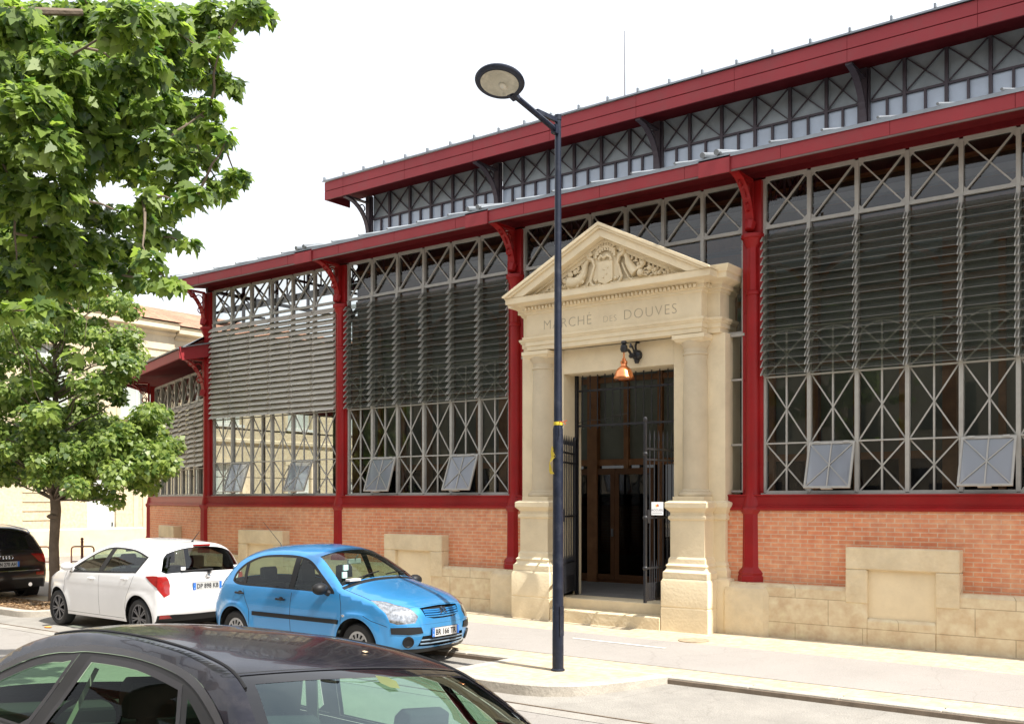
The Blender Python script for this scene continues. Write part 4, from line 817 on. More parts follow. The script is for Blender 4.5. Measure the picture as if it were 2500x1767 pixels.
FG = [(-7.31,-9,4.92,0.13),(-8.6,-8.4,5.3,0.16),(-8.8,-8.72,5.3,0.15),(-8.29,-8.8,5.13,0.14),(-7.2,-8.77,5.48,0.1),(-8.43,-7.96,5.49,0.12),(-9.44,-8.68,5.35,0.15),(-7.97,-8.46,5.51,0.14),(-7.82,-8.37,6.25,0.12),(-7.47,-8.91,4.79,0.1),(-7.17,-9.39,4.56,0.09),(-8.54,-9.31,4.03,0.18),(-9.33,-9.27,4.14,0.21),(-8.25,-10,3.69,0.15),(-9.58,-8.83,3.98,0.13),(-7.61,-8.04,6.7,0.18),(-7.68,-7.77,6.77,0.09),(-8.63,-7.64,7.09,0.22),(-9.28,-7.49,7.24,0.27),(-8.84,-7.8,7,0.25),(-6.75,-8.97,5.84,0.09),(-8.2,-8.57,6.52,0.28),(-8.65,-8.32,6.75,0.3),(-8.68,-8.67,6.63,0.29),(-7.02,-9.65,5.78,0.23),(-9.31,-8.63,6.82,0.3),(-9.29,-8.63,6.81,0.3),(-9.87,-8.72,6.95,0.31),(-10.26,-8.48,7.15,0.32),(-8.04,-10.01,5.94,0.25),(-10.69,-8.68,7.2,0.33),(-8.8,-9.92,6.19,0.23),(-9.09,-9.8,6.32,0.24),(-7.88,-8.09,6.07,0.15),(-9,-7.55,6.64,0.2),(-8.54,-8.24,6.36,0.25),(-9.03,-7.84,6.62,0.27),(-8.5,-8.61,6.21,0.29),(-7.46,-9.26,5.72,0.25),(-7.98,-9.36,5.82,0.26),(-9.63,-8.33,6.61,0.32),(-9.83,-8.7,6.54,0.31),(-7.83,-9.79,5.63,0.25),(-10.41,-8.85,6.64,0.32),(-9.59,-9.26,6.28,0.29),(-8.88,-9.86,5.88,0.23),(-11.04,-8.89,6.79,0.29),(-7.23,-8.7,5.28,0.15),(-6.41,-9.19,4.91,0.06),(-8.27,-8.28,5.84,0.2),(-8.94,-7.75,5.77,0.19),(-9.31,-7.92,6.25,0.27),(-8.06,-8.72,5.7,0.24),(-8.72,-8.67,5.87,0.29),(-8.77,-8.61,5.9,0.29),(-8.51,-9.18,5.66,0.27),(-7.95,-9.53,5.42,0.25),(-9.09,-9.26,5.77,0.28),(-7.5,-10.1,5.13,0.23),(-7.74,-10.24,5.14,0.23),(-9.75,-9.31,5.91,0.29),(-7.49,-8.26,5.05,0.11),(-8.25,-7.88,5.21,0.14),(-6.66,-9.27,4.51,0.11),(-7.41,-9.07,5.13,0.16),(-7.86,-9.13,5.17,0.19),(-8.27,-9.24,5.23,0.23),(-8.07,-9.37,5.15,0.22),(-7.49,-10.03,4.84,0.23),(-9.71,-8.86,5.64,0.3),(-10.26,-9,5.67,0.31),(-8.26,-9.96,4.98,0.25),(-6.86,-9.25,4.48,0.09),(-9.07,-7.99,5.07,0.17),(-7.38,-9.37,4.42,0.15),(-9.74,-8.29,5.09,0.2),(-7.72,-9.83,4.55,0.21),(-7.93,-9.7,4.62,0.22),(-8.19,-9.93,4.61,0.25),(-10.17,-8.92,5.22,0.31),(-8.97,-9.87,4.77,0.23),(-8.76,-9.92,4.72,0.23),(-7.52,-8.77,4.36,0.09),(-7.92,-8.82,4.47,0.15),(-6.81,-9.6,3.94,0.12),(-9.83,-7.95,4.82,0.23),(-9.97,-8.29,4.77,0.27),(-9.39,-8.58,4.62,0.26),(-9.04,-9.22,4.52,0.28),(-8.48,-9.52,4.38,0.27),(-9.52,-9.31,4.58,0.29),(-10.25,-8.97,4.77,0.31),(-10.07,-9.31,4.67,0.26),(-10.74,-9,4.84,0.28),(-6.7,-9.48,3.76,0.08),(-7.64,-9.04,3.98,0.12),(-8.15,-8.98,4.12,0.15),(-8.17,-9.28,4.03,0.16),(-8.85,-9.25,4.16,0.2),(-8.26,-9.92,3.96,0.21),(-10.26,-8.96,4.41,0.27),(-10.79,-8.93,4.39,0.24),(-7.48,-10.1,3.59,0.09),(-7.81,-10.18,3.58,0.1),(-8.15,-9.38,3.37,-0.13),(-8.41,-9.58,2.87,-0.12),(-8.53,-9.67,3.12,-0.12),]
BG = [(-19.7,-3.95,4.15,0.26),(-19.34,-4.99,5.85,0.2),(-19.88,-4.62,4.22,0.24),(-19.01,-3.96,3.54,0.28),(-20.25,-4,5.14,0.22),(-17.45,-3.29,4.73,0.2),(-19.01,-3.87,3.75,0.32),(-17.74,-2.72,3.67,0.26),(-19.72,-2.94,3.36,0.27),(-19.86,-3.02,5.63,0.29),(-21.54,-3.9,4.78,0.28),(-17.64,-2.33,2.89,0.24),(-21.49,-3.69,2.82,0.32),(-18.18,-2.48,3.49,0.32),(-19.29,-4.83,3.77,0.19),(-19.45,-4.8,6.02,0.3),(-21.34,-3.78,2.66,0.32),(-19.45,-2.06,6.43,0.18),(-21.41,-4,5.26,0.28),(-20.3,-3.76,5.9,0.24),(-17.92,-2.82,4.76,0.19),(-19.53,-3.69,4.68,0.21),(-18.82,-2.29,6.05,0.25),(-18.85,-2.62,4.25,0.2),(-20.43,-4.32,3.1,0.35),(-18.37,-3.92,3.19,0.22),(-21.31,-2.92,5.86,0.33),(-21,-3.17,3.38,0.28),(-17.18,-4.01,5.13,0.21),(-18.59,-3.64,4.78,0.22),(-21.42,-2.83,3.05,0.24),(-20.29,-2.7,3.92,0.29),(-18.73,-3.56,3.21,0.33),(-19.92,-2.96,5.73,0.24),(-17.69,-3.31,2.09,0.19),(-20.76,-3.76,5.56,0.24),(-18.43,-2,2.38,0.18),(-19.97,-4.55,2.67,0.24),(-18.21,-3.42,3.41,0.19),(-19.55,-3.3,4.39,0.23),(-19.44,-2.88,6.23,0.25),(-18.51,-2.37,3.07,0.25),(-20.43,-3.59,3.1,0.36),(-18.39,-3.51,6.03,0.27),(-17.45,-3.27,3.37,0.28),(-19.71,-2.24,3.76,0.24),(-17.44,-3.56,5.87,0.33),(-19.79,-3.63,3.24,0.3),(-17.55,-3.52,4.36,0.23),(-20.6,-4.35,3.26,0.31),(-17.93,-2.88,4.92,0.24),(-18.49,-3.59,5.41,0.31),(-20.58,-3.21,4.88,0.3),(-18.67,-4.13,2.6,0.21),(-21.05,-4.01,6.28,0.33),(-20.9,-3.71,5.93,0.28),(-17.26,-2.96,3.05,0.28),(-19.62,-3.44,5.8,0.29),(-18.42,-4.87,5.21,0.3),(-17.76,-2.7,2.4,0.22),(-20.46,-2.25,4.04,0.33),(-18.35,-2.86,5.24,0.34),(-19.55,-2.55,3.25,0.21),(-18.36,-2.97,4.31,0.27),(-20.06,-4.09,4.14,0.2),(-19.92,-2.11,4.74,0.31),(-17.74,-2.76,3.67,0.2),(-21.43,-3.23,6.63,0.31),(-18.28,-4.46,2.48,0.19),(-18.18,-2.17,3.83,0.34),(-19.3,-2.03,5.21,0.35),(-20.43,-4.39,5.72,0.22),(-18.76,-2.56,4.15,0.14),(-19.32,-4,4.41,0.31),(-18.36,-2.71,4.94,0.26),(-17.76,-3.62,5.44,0.19),(-17.97,-4.07,5.52,0.22),(-17.91,-4.33,5.6,0.19),(-18.56,-4.93,4.16,0.19),(-18.8,-4.61,5.99,0.26),(-17.21,-3.83,4.8,0.2),(-18.17,-2.79,5.35,0.32),(-20.32,-3.72,5.49,0.34),(-21.27,-2.8,6.6,0.33),(-19.41,-5.06,6.01,0.13),(-19.71,-4.83,3.49,0.23),(-18.18,-4.59,3.65,0.32),(-19.32,-4.04,2.6,0.21),(-18.39,-4.36,3.34,0.33),(-18.35,-2.62,3.17,0.33),(-19.24,-3.57,5.57,0.32),(-20.18,-3.7,5.94,0.32),(-17.39,-3.34,4.69,0.26),(-17.68,-4.2,2.98,0.28),(-21.24,-3.31,2.67,0.32),(-17.51,-2.42,3.16,0.25),(-19.34,-4.93,4.62,0.3),(-19.29,-2.85,6.26,0.22),(-20.41,-3.71,6.56,0.23),(-20.94,-3.54,4.08,0.28),(-17.68,-3.63,2.86,0.27),(-18.81,-4.77,6.04,0.28),(-21.38,-3.91,4.56,0.24),(-19.81,-2.33,3.7,0.34),(-18.11,-4.46,3.67,0.25),(-17.35,-2.81,3.78,0.28),(-17.44,-4.04,4.28,0.29),(-19.74,-3.6,4.38,0.21),(-18.5,-2.55,4.69,0.22),(-19.41,-4.32,4.92,0.35),(-18.03,-4.16,6.02,0.22),(-18.09,-1.87,3.23,0.29),(-18.39,-3.18,2.21,0.21),(-19.39,-4.45,6.08,0.3),(-19.81,-2.78,3.69,0.21),(-18.76,-4.12,3.08,0.31),(-19.09,-4.92,5.05,0.25),(-21.73,-3.44,3.09,0.33),(-19.32,-3.71,5.88,0.25),(-20.16,-2.55,4.21,0.27),(-20.86,-3.29,4.59,0.36),(-17.92,-4.75,5.21,0.3),(-19.21,-4.76,4.03,0.27),(-20.44,-4.5,5.69,0.22),(-19.42,-3.39,5.09,0.21),(-21.28,-3.92,5.32,0.25),(-19.04,-3.66,5.39,0.2),(-19.55,-2.42,3.51,0.36),(-20.9,-3.44,6.24,0.34),(-18.22,-3.73,2.67,0.27),(-21.45,-3.51,3.61,0.32),(-18.21,-1.92,2.79,0.3),(-18.01,-2.49,2.55,0.26),(-21.76,-3.35,3.33,0.33),(-18.71,-3.28,2.86,0.25),(-17.29,-3,2.77,0.34),(-20.93,-3.11,2.72,0.28),(-18.8,-2.93,3.51,0.29),(-20.53,-2.52,3.16,0.34),(-21.15,-2.74,2.74,0.33),(-17.58,-3.52,3.16,0.33),(-21.27,-2.93,3.18,0.38),(-18.29,-4.48,2.84,0.23),(-19.23,-4.95,3.1,0.22),(-19.39,-2.99,2.32,0.23),(-18.87,-1.92,3.61,0.26),(-19.82,-4.71,3.07,0.27),(-20.43,-2.3,3.58,0.25),(-17.16,-3.64,2.45,0.2),(-18.92,-2.17,3.3,0.24),(-17.82,-2.32,3.47,0.2),(-21.22,-2.65,3.48,0.28),(-18.41,-4.56,3.25,0.21),(-21.87,-3.72,3.3,0.36),(-17.37,-4.3,2.36,0.23),(-18.16,-2.54,2.6,0.27),(-18.13,-4.06,2.63,0.31),(-18.45,-2.04,3.29,0.36),(-18.66,-4.88,3.03,0.21),(-18.35,-1.99,3.4,0.21),(-17.25,-3.54,2.64,0.3),(-19.23,-3.01,2.83,0.22),(-18.95,-4.11,2.69,0.25),(-21.11,-2.82,2.58,0.19),(-20.63,-3.47,3.39,0.29),(-21.28,-2.81,2.51,0.15),(-20.54,-2.68,2.8,0.3),(-18.95,-3.61,2.52,0.21),(-20.89,-2.9,3.27,0.31),(-18.33,-2.77,2.95,0.25),(-20.74,-2.83,2.99,0.32),(-18.32,-3.34,3.28,0.23),(-18.07,-3.35,3.28,0.2),(-21.28,-3.08,3.6,0.31),(-20.07,-2.56,2.33,0.26),(-17.17,-2.57,2.8,0.28),(-18.33,-1.96,2.94,0.28),(-20.1,-3.67,3.25,0.34),(-18.99,-5.04,3.4,0.24),(-17.7,-2.6,3.23,0.24),(-19.55,-2.97,2.85,0.31),(-19.94,-3.09,3.43,0.37),(-21.85,-3.7,2.86,0.34),(-20.27,-4.52,3.52,0.27),(-21,-3,2.9,0.31),(-20.51,-3.83,2.91,0.22),(-18.01,-3.78,2.57,0.2),(-19.45,-2.9,3.1,0.37),(-20.31,-2.45,3.29,0.26),(-19.8,-4.47,2.65,0.29),]

L1 = leafmat('maple_leaf', (.032, .072, .017), (.23, .31, .065), .44); L2 = leafmat('young_maple_leaf', (.045, .095, .022), (.28, .35, .09), .45)
t2 = empty('maple_tree', (-19.4, -3.6, .08)); tag(t2, 'slim young maple with a dense leafy crown standing in the mulched planter', 'tree', 'street maples')
b = MB(); tp = [(-19.4, -3.6, .0), (-19.39, -3.6, .6), (-19.42, -3.6, 1.2), (-19.38, -3.58, 1.9), (-19.4, -3.62, 2.6), (-19.42, -3.55, 3.6), (-19.38, -3.6, 4.6), (-19.4, -3.6, 6.0)]
b.tube(tp, [.125, .10, .092, .10, .085, .065, .045, .015], 14)
b.ball((-19.38, -3.63, 1.78), .115, 10, sc=(1, 1, .5), bump=.4)
for i, (x, y, z, r) in enumerate(BG):
    if i % 2 == 0: zz = min(max(z - .5 - .3 * random.random(), 2.1), 5.6); limb(b, (-19.4, -3.6, zz), (x, y, z), .024, .006, i, 5, .05)
b.build('trunk', BARK, t2); leaves('crown', [(x, y, z, r * 1.15) for x, y, z, r in BG], 2600, .098, LEAF2, L2, t2, 5)
t1 = empty('maple_tree', (-9.6, -13.7, .36)); tag(t1, 'large maple overhanging the street with big green leaves in the foreground', 'tree', 'street maples')
b = MB(); b.tube([(-9.6, -13.7, .1), (-9.6, -13.68, .6), (-9.55, -13.6, 2.5), (-9.5, -13.4, 4.4), (-9.6, -13.0, 7.5), (-9.8, -12.6, 10)], [.24, .19, .165, .15, .10, .04], 16)
fk = [((-9.5, -13.3, 4.3), (-9.3, -10.2, 5.6)), ((-9.5, -13.3, 4.8), (-8.3, -9.3, 6.4)), ((-9.55, -13.1, 5.8), (-9.0, -8.9, 7.0)), ((-9.5, -13.3, 4.0), (-9.6, -9.6, 4.4))]
ends = []
for i, (p, q) in enumerate(fk): ends += limb(b, p, q, .075, .03, 50 + i, 8, .04)[3:]
for i, (x, y, z, r) in enumerate(sorted(FG, key=lambda q: (Vector(q[:3]) - Vector((-9.5, -13.3, 5))).length)):
    c = Vector((x, y, z)); e_ = min(ends, key=lambda k: (k - c).length); l = (c - e_).length; (limb(b, e_, c, .004, .002, i + 200, 4, .03) if r < 0 else ends.extend(limb(b, e_, c, .010 + .006 * min(l, 1), .004, i + 200, 4, .06)[2:]))
b.build('trunk', BARK, t1); leaves('crown', FG, 3900, .108, LEAF, L1, t1, 8)
# ================================================================ CARS
def paint(name, col, metal=.3, rough=.35, coat=1.0, **k): return pbr(name, col, rough, metal, var=.03, scale=2, coat=coat, coat_r=.03, **k)
CARGLASS = glass('car_glass', (.66, .78, .69), .028, 0.0, haze=.015, hcol=(.3, .4, .33)); PRIV = glass('tinted_car_glass', (.16, .18, .18), .06)
TRIM = pbr('black_trim', (.014, .014, .015), .5, var=.1, spec=.3); SEAT = pbr('dark_seat_fabric', (.03, .03, .034), .9, var=.2); CHROME = pbr('chrome', (.75, .76, .78), .12, 1.0, var=.02)
HEADL = pbr('headlight_lens', (.42, .43, .44), .16, .85, var=.55, scale=22, coat=1); REDL = pbr('red_lens', (.30, .010, .010), .12, var=.3, scale=9, coat=1); PLATE = pbr('white_plate', (.50, .50, .49), .4, var=.03)
PBLUE = pbr('plate_blue', (.02, .16, .62), .4); INK = pbr('plate_ink', (.02, .02, .025), .5)
def hermite(xs, ys, q):
    xs = np.array(xs, float); ys = np.array(ys, float); h = np.diff(xs); d = np.diff(ys) / h; m = np.zeros(len(xs)); m[0] = d[0]; m[-1] = d[-1]
    m[1:-1] = (d[:-1] * h[1:] + d[1:] * h[:-1]) / (h[:-1] + h[1:])
    i = np.clip(np.searchsorted(xs, q, side='right') - 1, 0, len(h) - 1); t = (q - xs[i]) / h[i]; hh = h[i]
    return (2 * t ** 3 - 3 * t ** 2 + 1) * ys[i] + (t ** 3 - 2 * t ** 2 + t) * hh * m[i] + (-2 * t ** 3 + 3 * t ** 2) * ys[i + 1] + (t ** 3 - t ** 2) * hh * m[i + 1]
def inpoly(P, x, y):
    x = np.asarray(x); y = np.asarray(y); c = np.zeros(x.shape, bool); n = len(P)
    for i in range(n):
        x1, y1 = P[i]; x2, y2 = P[(i + 1) % n]
        if y1 == y2: continue
        k = ((y1 > y) != (y2 > y)) & (x < (x2 - x1) * (y - y1) / (y2 - y1) + x1); c ^= k
    return c
def dens(P, s, closed=True):
    o = []; n = len(P)
    for i in range(n if closed else n - 1):
        a, b = P[i], P[(i + 1) % n]; l = math.hypot(b[0] - a[0], b[1] - a[1]); k = max(1, int(l / s))
        for j in range(k): o.append((a[0] + (b[0] - a[0]) * j / k, a[1] + (b[1] - a[1]) * j / k))
    if not closed: o.append(P[-1])
    return o
def ribbon(P, w):
    L_, R_ = [], []
    for i, p in enumerate(P):
        a = P[max(i - 1, 0)]; b = P[min(i + 1, len(P) - 1)]; dx, dy = b[0] - a[0], b[1] - a[1]; l = math.hypot(dx, dy) or 1
        L_.append((p[0] - dy / l * w / 2, p[1] + dx / l * w / 2)); R_.append((p[0] + dy / l * w / 2, p[1] - dx / l * w / 2))
    return L_ + R_[::-1]
def smoothpoly(P, n=5):
    # closed Catmull-Rom, corners given twice stay sharp
    o = []; m = len(P)
    for i in range(m):
        p0, p1, p2, p3 = P[i - 1], P[i], P[(i + 1) % m], P[(i + 2) % m]
        if p1 == p2: continue
        for k in range(n):
            t = k / n; q = []
            for a in (0, 1):
                m1 = 0 if p0 == p1 else (p2[a] - p0[a]) * .5; m2 = 0 if p3 == p2 else (p3[a] - p1[a]) * .5
                q.append((2 * t ** 3 - 3 * t ** 2 + 1) * p1[a] + (t ** 3 - 2 * t ** 2 + t) * m1 + (-2 * t ** 3 + 3 * t ** 2) * p2[a] + (t ** 3 - t ** 2) * m2)
            o.append(tuple(q))
    return o
class Car:
    def __init__(s, S):
        s.S = S; c = np.array(S['C'], float); e = np.array(S['E'], float)
        s.t = np.concatenate([[0], np.cumsum(np.maximum(np.hypot(*(np.diff((c + e) / 2, axis=0)).T), .03))])
        s.tx = np.arange(len(c)); s.C = c; s.E = e
    def tt(s, q): return np.interp(q, s.tx, s.t)
    def c(s, q): t = s.tt(q); return hermite(s.t, s.C[:, 0], t), hermite(s.t, s.C[:, 1], t)
    def e(s, q): t = s.tt(q); return hermite(s.t, s.E[:, 0], t), hermite(s.t, s.E[:, 1], t)
    def W(s, x, z):
        S = s.S; w = np.interp(z, *zip(*S['W'])) if S.get('lin') else hermite([p[0] for p in S['W']], [p[1] for p in S['W']], np.clip(z, S['W'][0][0], S['W'][-1][0]))
        f0, f1, kf, r0, r1, kr = S['taper']
        fx = np.clip((x - f0) / (f1 - f0), 0, 1.2); rx = np.clip((r0 - x) / (r0 - r1), 0, 1.2)
        w = w * (1 - kf * fx ** 2.6 - kr * rx ** 2.6)
        for ax, ar, am in S.get('flare', []):
            d = np.hypot(x - ax, z - S['wr']); k = np.clip(1 - np.abs(d - ar) / .11, 0, 1); w = w + am * k * k * (3 - 2 * k) * np.clip((.80 - z) / .12, 0, 1)
        for z0_, dz_, am in S.get('crease', []): w = w + am * np.exp(-((z - z0_ - .0 * x) / dz_) ** 2)
        return w
    def side(s, x, z): return np.stack([x, s.W(x, z), z], -1)
    def top(s, q, v):
        cx, cz = s.c(q); ex, ez = s.e(q); ey = s.W(ex, ez); p = np.interp(q, s.tx, s.S['pw']) if 'pw' in s.S else 2.6
        g = np.abs(v) ** p; return np.stack([cx + (ex - cx) * g, v * ey, cz + (ez - cz) * g], -1)
    def chart(s, fn, bound, polys, grid, gs):
        # constrained triangulation of a chart; returns uv, tris
        V = []; Ed = []
        def addloop(P):
            b = len(V); V.extend(P); n = len(P); Ed.extend([(b + i, b + (i + 1) % n) for i in range(n)])
        addloop(bound)
        for P in polys: addloop(P)
        gx, gy = grid; GX, GY = np.meshgrid(gx, gy); GX = GX.ravel(); GY = GY.ravel(); m = inpoly(bound, GX, GY)
        B = np.array([p for p in V]); pts = [(x, y) for x, y in zip(GX[m], GY[m]) if np.min(np.hypot((B[:, 0] - x) / gs[0], (B[:, 1] - y) / gs[1])) > .45]
        V.extend(pts); r = delaunay_2d_cdt([Vector(p) for p in V], Ed, [], 0, 1e-6)
        uv = np.array([tuple(p) for p in r[0]]); tr = [list(f) for f in r[2]]; ce = np.array([uv[f].mean(0) for f in tr]); k = inpoly(bound, ce[:, 0], ce[:, 1])
        T_ = [];
        for f, ok, c_ in zip(tr, k, ce):
            if not ok: continue
            a, b, c = uv[f[0]], uv[f[1]], uv[f[2]]; ar = (b[0] - a[0]) * (c[1] - a[1]) - (b[1] - a[1]) * (c[0] - a[0])
            if abs(ar) < 1e-10: continue
            T_.append(f if ar > 0 else f[::-1])
        return uv, T_
def grad_n(fn, uv, e, sgn):
    u, v = uv[:, 0], uv[:, 1]; a = fn(u + e[0], v) - fn(u - e[0], v); b = fn(u, v + e[1]) - fn(u, v - e[1]); n = np.cross(a, b) * sgn; return n / np.maximum(np.linalg.norm(n, axis=1), 1e-9)[:, None]
def shell(name, P, Nn, F, mats, mi, parent, M, thick=0, inset=0):
    P = P - Nn * inset; n = len(P); f = list(F); m = list(mi)
    if thick:
        P = np.concatenate([P, P - Nn * thick]); f += [tuple(i + n for i in q[::-1]) for q in F]; m += [len(mats) - 1] * len(F); Nn = np.concatenate([Nn, -Nn])
    me = bpy.data.meshes.new(name); me.from_pydata([tuple(p) for p in P], [], [tuple(q) for q in f])
    for q in mats: me.materials.append(q)
    me.polygons.foreach_set('material_index', m); me.polygons.foreach_set('use_smooth', [True] * len(f))
    me.update(); me.normals_split_custom_set_from_vertices([tuple(x) for x in Nn])
    return link(bpy.data.objects.new(name, me), parent, M)
def plate_text(b_, body, size, w):
    t = text_mb(body, size, .0006, 1.05, .0022); xs = [v[0] for v in t.v]; k = w / (max(xs) - min(xs)); return [(v[0] * k, v[1]) for v in t.v], t.f
def build_car(name, label, cat, S, M, mats, group=None):
    car = Car(S); root = empty(name); root.matrix_local = M; WM[root] = M.copy(); tag(root, label, cat, group); g = S.get('grid', .05); wr = S['wr']
    nq = len(S['C']) - 1; es = S.get('es', 8); Q = np.linspace(0, nq, nq * es + 1); ex, ez = car.e(Q); edge = list(zip(ex, ez))
    # side outline: along E front->rear, then the sill with the wheel arches back to the front
    bot = []; sz = S['sill']
    bx = S['E'][-1][0]; fx = S['E'][0][0]
    pts = [(bx + .02, S['E'][-1][1] - .03)]
    for ax in (S['axles'][1], S['axles'][0]):
        ar = S['arch']; zc = wr + .01; a0 = math.asin((zc - sz) / ar)
        pts.append((ax - ar * math.cos(a0), sz))
        pts += [(ax - ar * math.cos(a), zc + ar * math.sin(a)) for a in np.linspace(-a0 + .05, math.pi + a0 - .05, 26)]; pts.append((ax + ar * math.cos(a0), sz))
    pts.append((fx - .02, S['E'][0][1] - .03)); bound = edge + dens(pts, .06, False)
    # keep outline tidy
    sreg = [r for r in S['regions'] if r[1] == 'side']; treg = [r for r in S['regions'] if r[1] == 'top']
    gaps = [dens(ribbon(P, w), .05) for P, w in S['gaps'] if True]; tg = [ribbon(P, w) for P, w in S.get('tgaps', [])]
    mb, md, mi_ = mats['body'], TRIM, DARK
    merged = {}
    allP = [], [], [], []          # body: P, N, F, mat
    def put_region(r, P, Nn, F, sg):
        if r[0] in S.get('merge', ()):
            P = P - Nn * r[4]; k = (r[0], sg); m = merged.setdefault(k, [[], [], [], r[3]]); o = sum(len(q) for q in m[0]); m[0].append(P); m[1].append(Nn); m[2].extend([tuple(i + o for i in f) for f in F])
        else: shell(r[0], P, Nn, F, [r[3]], [0] * len(F), root, M, 0, r[4])
    off = 0
    for sgn in (1, -1):
        polys = [dens(r[2], g) for r in sreg] + gaps; xs = np.arange(bx - .3, fx + .3, g); zs = np.arange(0, 1.8, g)
        uv, F = car.chart(None, bound, polys, (xs, zs), (g, g)); P = car.side(uv[:, 0], uv[:, 1]); Nn = grad_n(lambda u, v: car.side(u, v), uv, (.01, .01), -1)
        P = P * np.array([1, sgn, 1]); Nn = Nn * np.array([1, sgn, 1]); Nn = Nn * np.sign(Nn[:, 1:2] * sgn + 1e-9)
        F = [tuple(f) if sgn < 0 else tuple(f[::-1]) for f in F]; ce = np.array([uv[list(f)].mean(0) for f in F]); lab = np.full(len(F), -1)
        for i, r in enumerate(sreg): lab[inpoly(r[2], ce[:, 0], ce[:, 1])] = i
        gp = np.zeros(len(F), bool)
        for p in gaps: gp |= inpoly(p, ce[:, 0], ce[:, 1])
        body = [(f, int(q)) for f, l, q in zip(F, lab, gp) if l < 0 or sreg[l][3] is None]
        allP[0].append(P); allP[1].append(Nn); allP[2].extend([tuple(i + off for i in f) for f, q in body]); allP[3].extend([q for f, q in body]); off += len(P)
        for i, r in enumerate(sreg):
            ff = [f for f, l in zip(F, lab) if l == i]
            if not ff or r[3] is None: continue
            use = sorted({i_ for f in ff for i_ in f}); mp_ = {a: b for b, a in enumerate(use)}
            put_region(r, P[use], Nn[use], [tuple(mp_[a] for a in f) for f in ff], sgn)
    # top chart: q in stations, v across
    tb = [(q, 1.0) for q in Q] + [(Q[-1], v) for v in np.linspace(.9, -.9, 19)] + [(q, -1.0) for q in Q[::-1]] + [(Q[0], v) for v in np.linspace(-.9, .9, 19)]
    polys = []; gq = S.get('gq', 1 / es); gv = S.get('gv', .07)
    for r in treg:
        for P in ([r[2]] if len(r) < 6 or not r[5] else [r[2], [(a, -b) for a, b in r[2]]]): polys.append(dens(P, .1))
    uv, F = car.chart(None, tb, polys + [dens(p, .1) for p in tg], (np.arange(0, nq, gq), np.arange(-1, 1.01, gv)), (gq, gv)); P = car.top(uv[:, 0], uv[:, 1]); u2 = uv.copy(); u2[:, 0] = np.clip(u2[:, 0], .01, nq - .01); u2[:, 1] = np.clip(u2[:, 1], -.99, .99)
    Nn = grad_n(car.top, u2, (.01, .01), 1); mid = P[np.argmin(np.abs(uv[:, 0] - S['roofq']) + np.abs(uv[:, 1]))]; k = np.argmin(np.abs(uv[:, 0] - S['roofq']) + np.abs(uv[:, 1]))
    if Nn[k, 2] < 0: Nn = -Nn
    a, b, c = (P[i] for i in F[0]); fl = np.dot(np.cross(b - a, c - a), Nn[F[0][0]]) < 0; F = [tuple(f[::-1]) if fl else tuple(f) for f in F]
    # soften the seam: blend normals with the side along v=+-1
    for i in np.where(np.abs(np.abs(uv[:, 1]) - 1) < 1e-4)[0]:
        for j_ in (0, 1):
            d = np.linalg.norm(allP[0][j_] - P[i], axis=1); k = np.argmin(d)
            if d[k] < .01: m = Nn[i] + allP[1][j_][k]; m /= np.linalg.norm(m); Nn[i] = m; allP[1][j_][k] = m
    ce = np.array([uv[list(f)].mean(0) for f in F]); lab = np.full(len(F), -1)
    for i, r in enumerate(treg):
        lab[inpoly(r[2], ce[:, 0], ce[:, 1])] = i
        if len(r) > 5 and r[5]: lab[inpoly(r[2], ce[:, 0], -ce[:, 1])] = i
    gp = np.zeros(len(F), bool)
    for p in tg: gp |= inpoly(p, ce[:, 0], ce[:, 1])
    body = [(f, int(q)) for f, l, q in zip(F, lab, gp) if l < 0 or treg[l][3] is None]
    allP[0].append(P); allP[1].append(Nn); allP[2].extend([tuple(i + off for i in f) for f, q in body]); allP[3].extend([q for f, q in body])
    for i, r in enumerate(treg):
        sides = (0,) if len(r) < 6 or not r[5] else (1, -1)
        for sd_ in sides:
            ff = [f for f, l, c_ in zip(F, lab, ce) if l == i and (sd_ == 0 or c_[1] * sd_ > 0)]
            if not ff or r[3] is None: continue
            use = sorted({i_ for f in ff for i_ in f}); mp_ = {a: b for b, a in enumerate(use)}
            put_region(r, P[use], Nn[use], [tuple(mp_[a] for a in f) for f in ff], sd_)
    for (nm, _), m in merged.items(): shell(nm, np.concatenate(m[0]), np.concatenate(m[1]), m[2], [m[3]], [0] * len(m[2]), root, M)
    shell('body', np.concatenate(allP[0]), np.concatenate(allP[1]), allP[2], [mb, TRIM, DARK], allP[3], root, M, .022)
    # dark tub: floor, arches
    fl = MB(); hw = S['W'][1][1] - .04; fl.box(bx + .12, fx - .12, -hw + .1, hw - .1, sz + .02, sz + .06)
    for ax in S['axles']:
        for s_ in (1, -1):
            P_ = [(ax - (S['arch'] + .02) * math.cos(a), wr + (S['arch'] + .02) * math.sin(a)) for a in np.linspace(-.3, math.pi + .3, 14)]
            for i in range(len(P_) - 1): y0, y1 = s_ * (hw - .30), s_ * (hw + .0); fl.add([(P_[i][0], y0, P_[i][1]), (P_[i + 1][0], y0, P_[i + 1][1]), (P_[i + 1][0], y1, P_[i + 1][1]), (P_[i][0], y1, P_[i][1])], [(0, 1, 2, 3)])
            fl.prism(P_, s_ * (hw - .31), s_ * (hw - .30), 'y')
    fl.box(bx + .2, fx - .2, -hw + .35, hw - .35, sz - .06, sz + .02); fl.build('underbody', DARK, root, M, smooth=0)
    # wheels
    tr_, rim = S['wheel']; 
    ty = MB(); tw = S.get('tw', .19); r = wr; ri = S['rim']
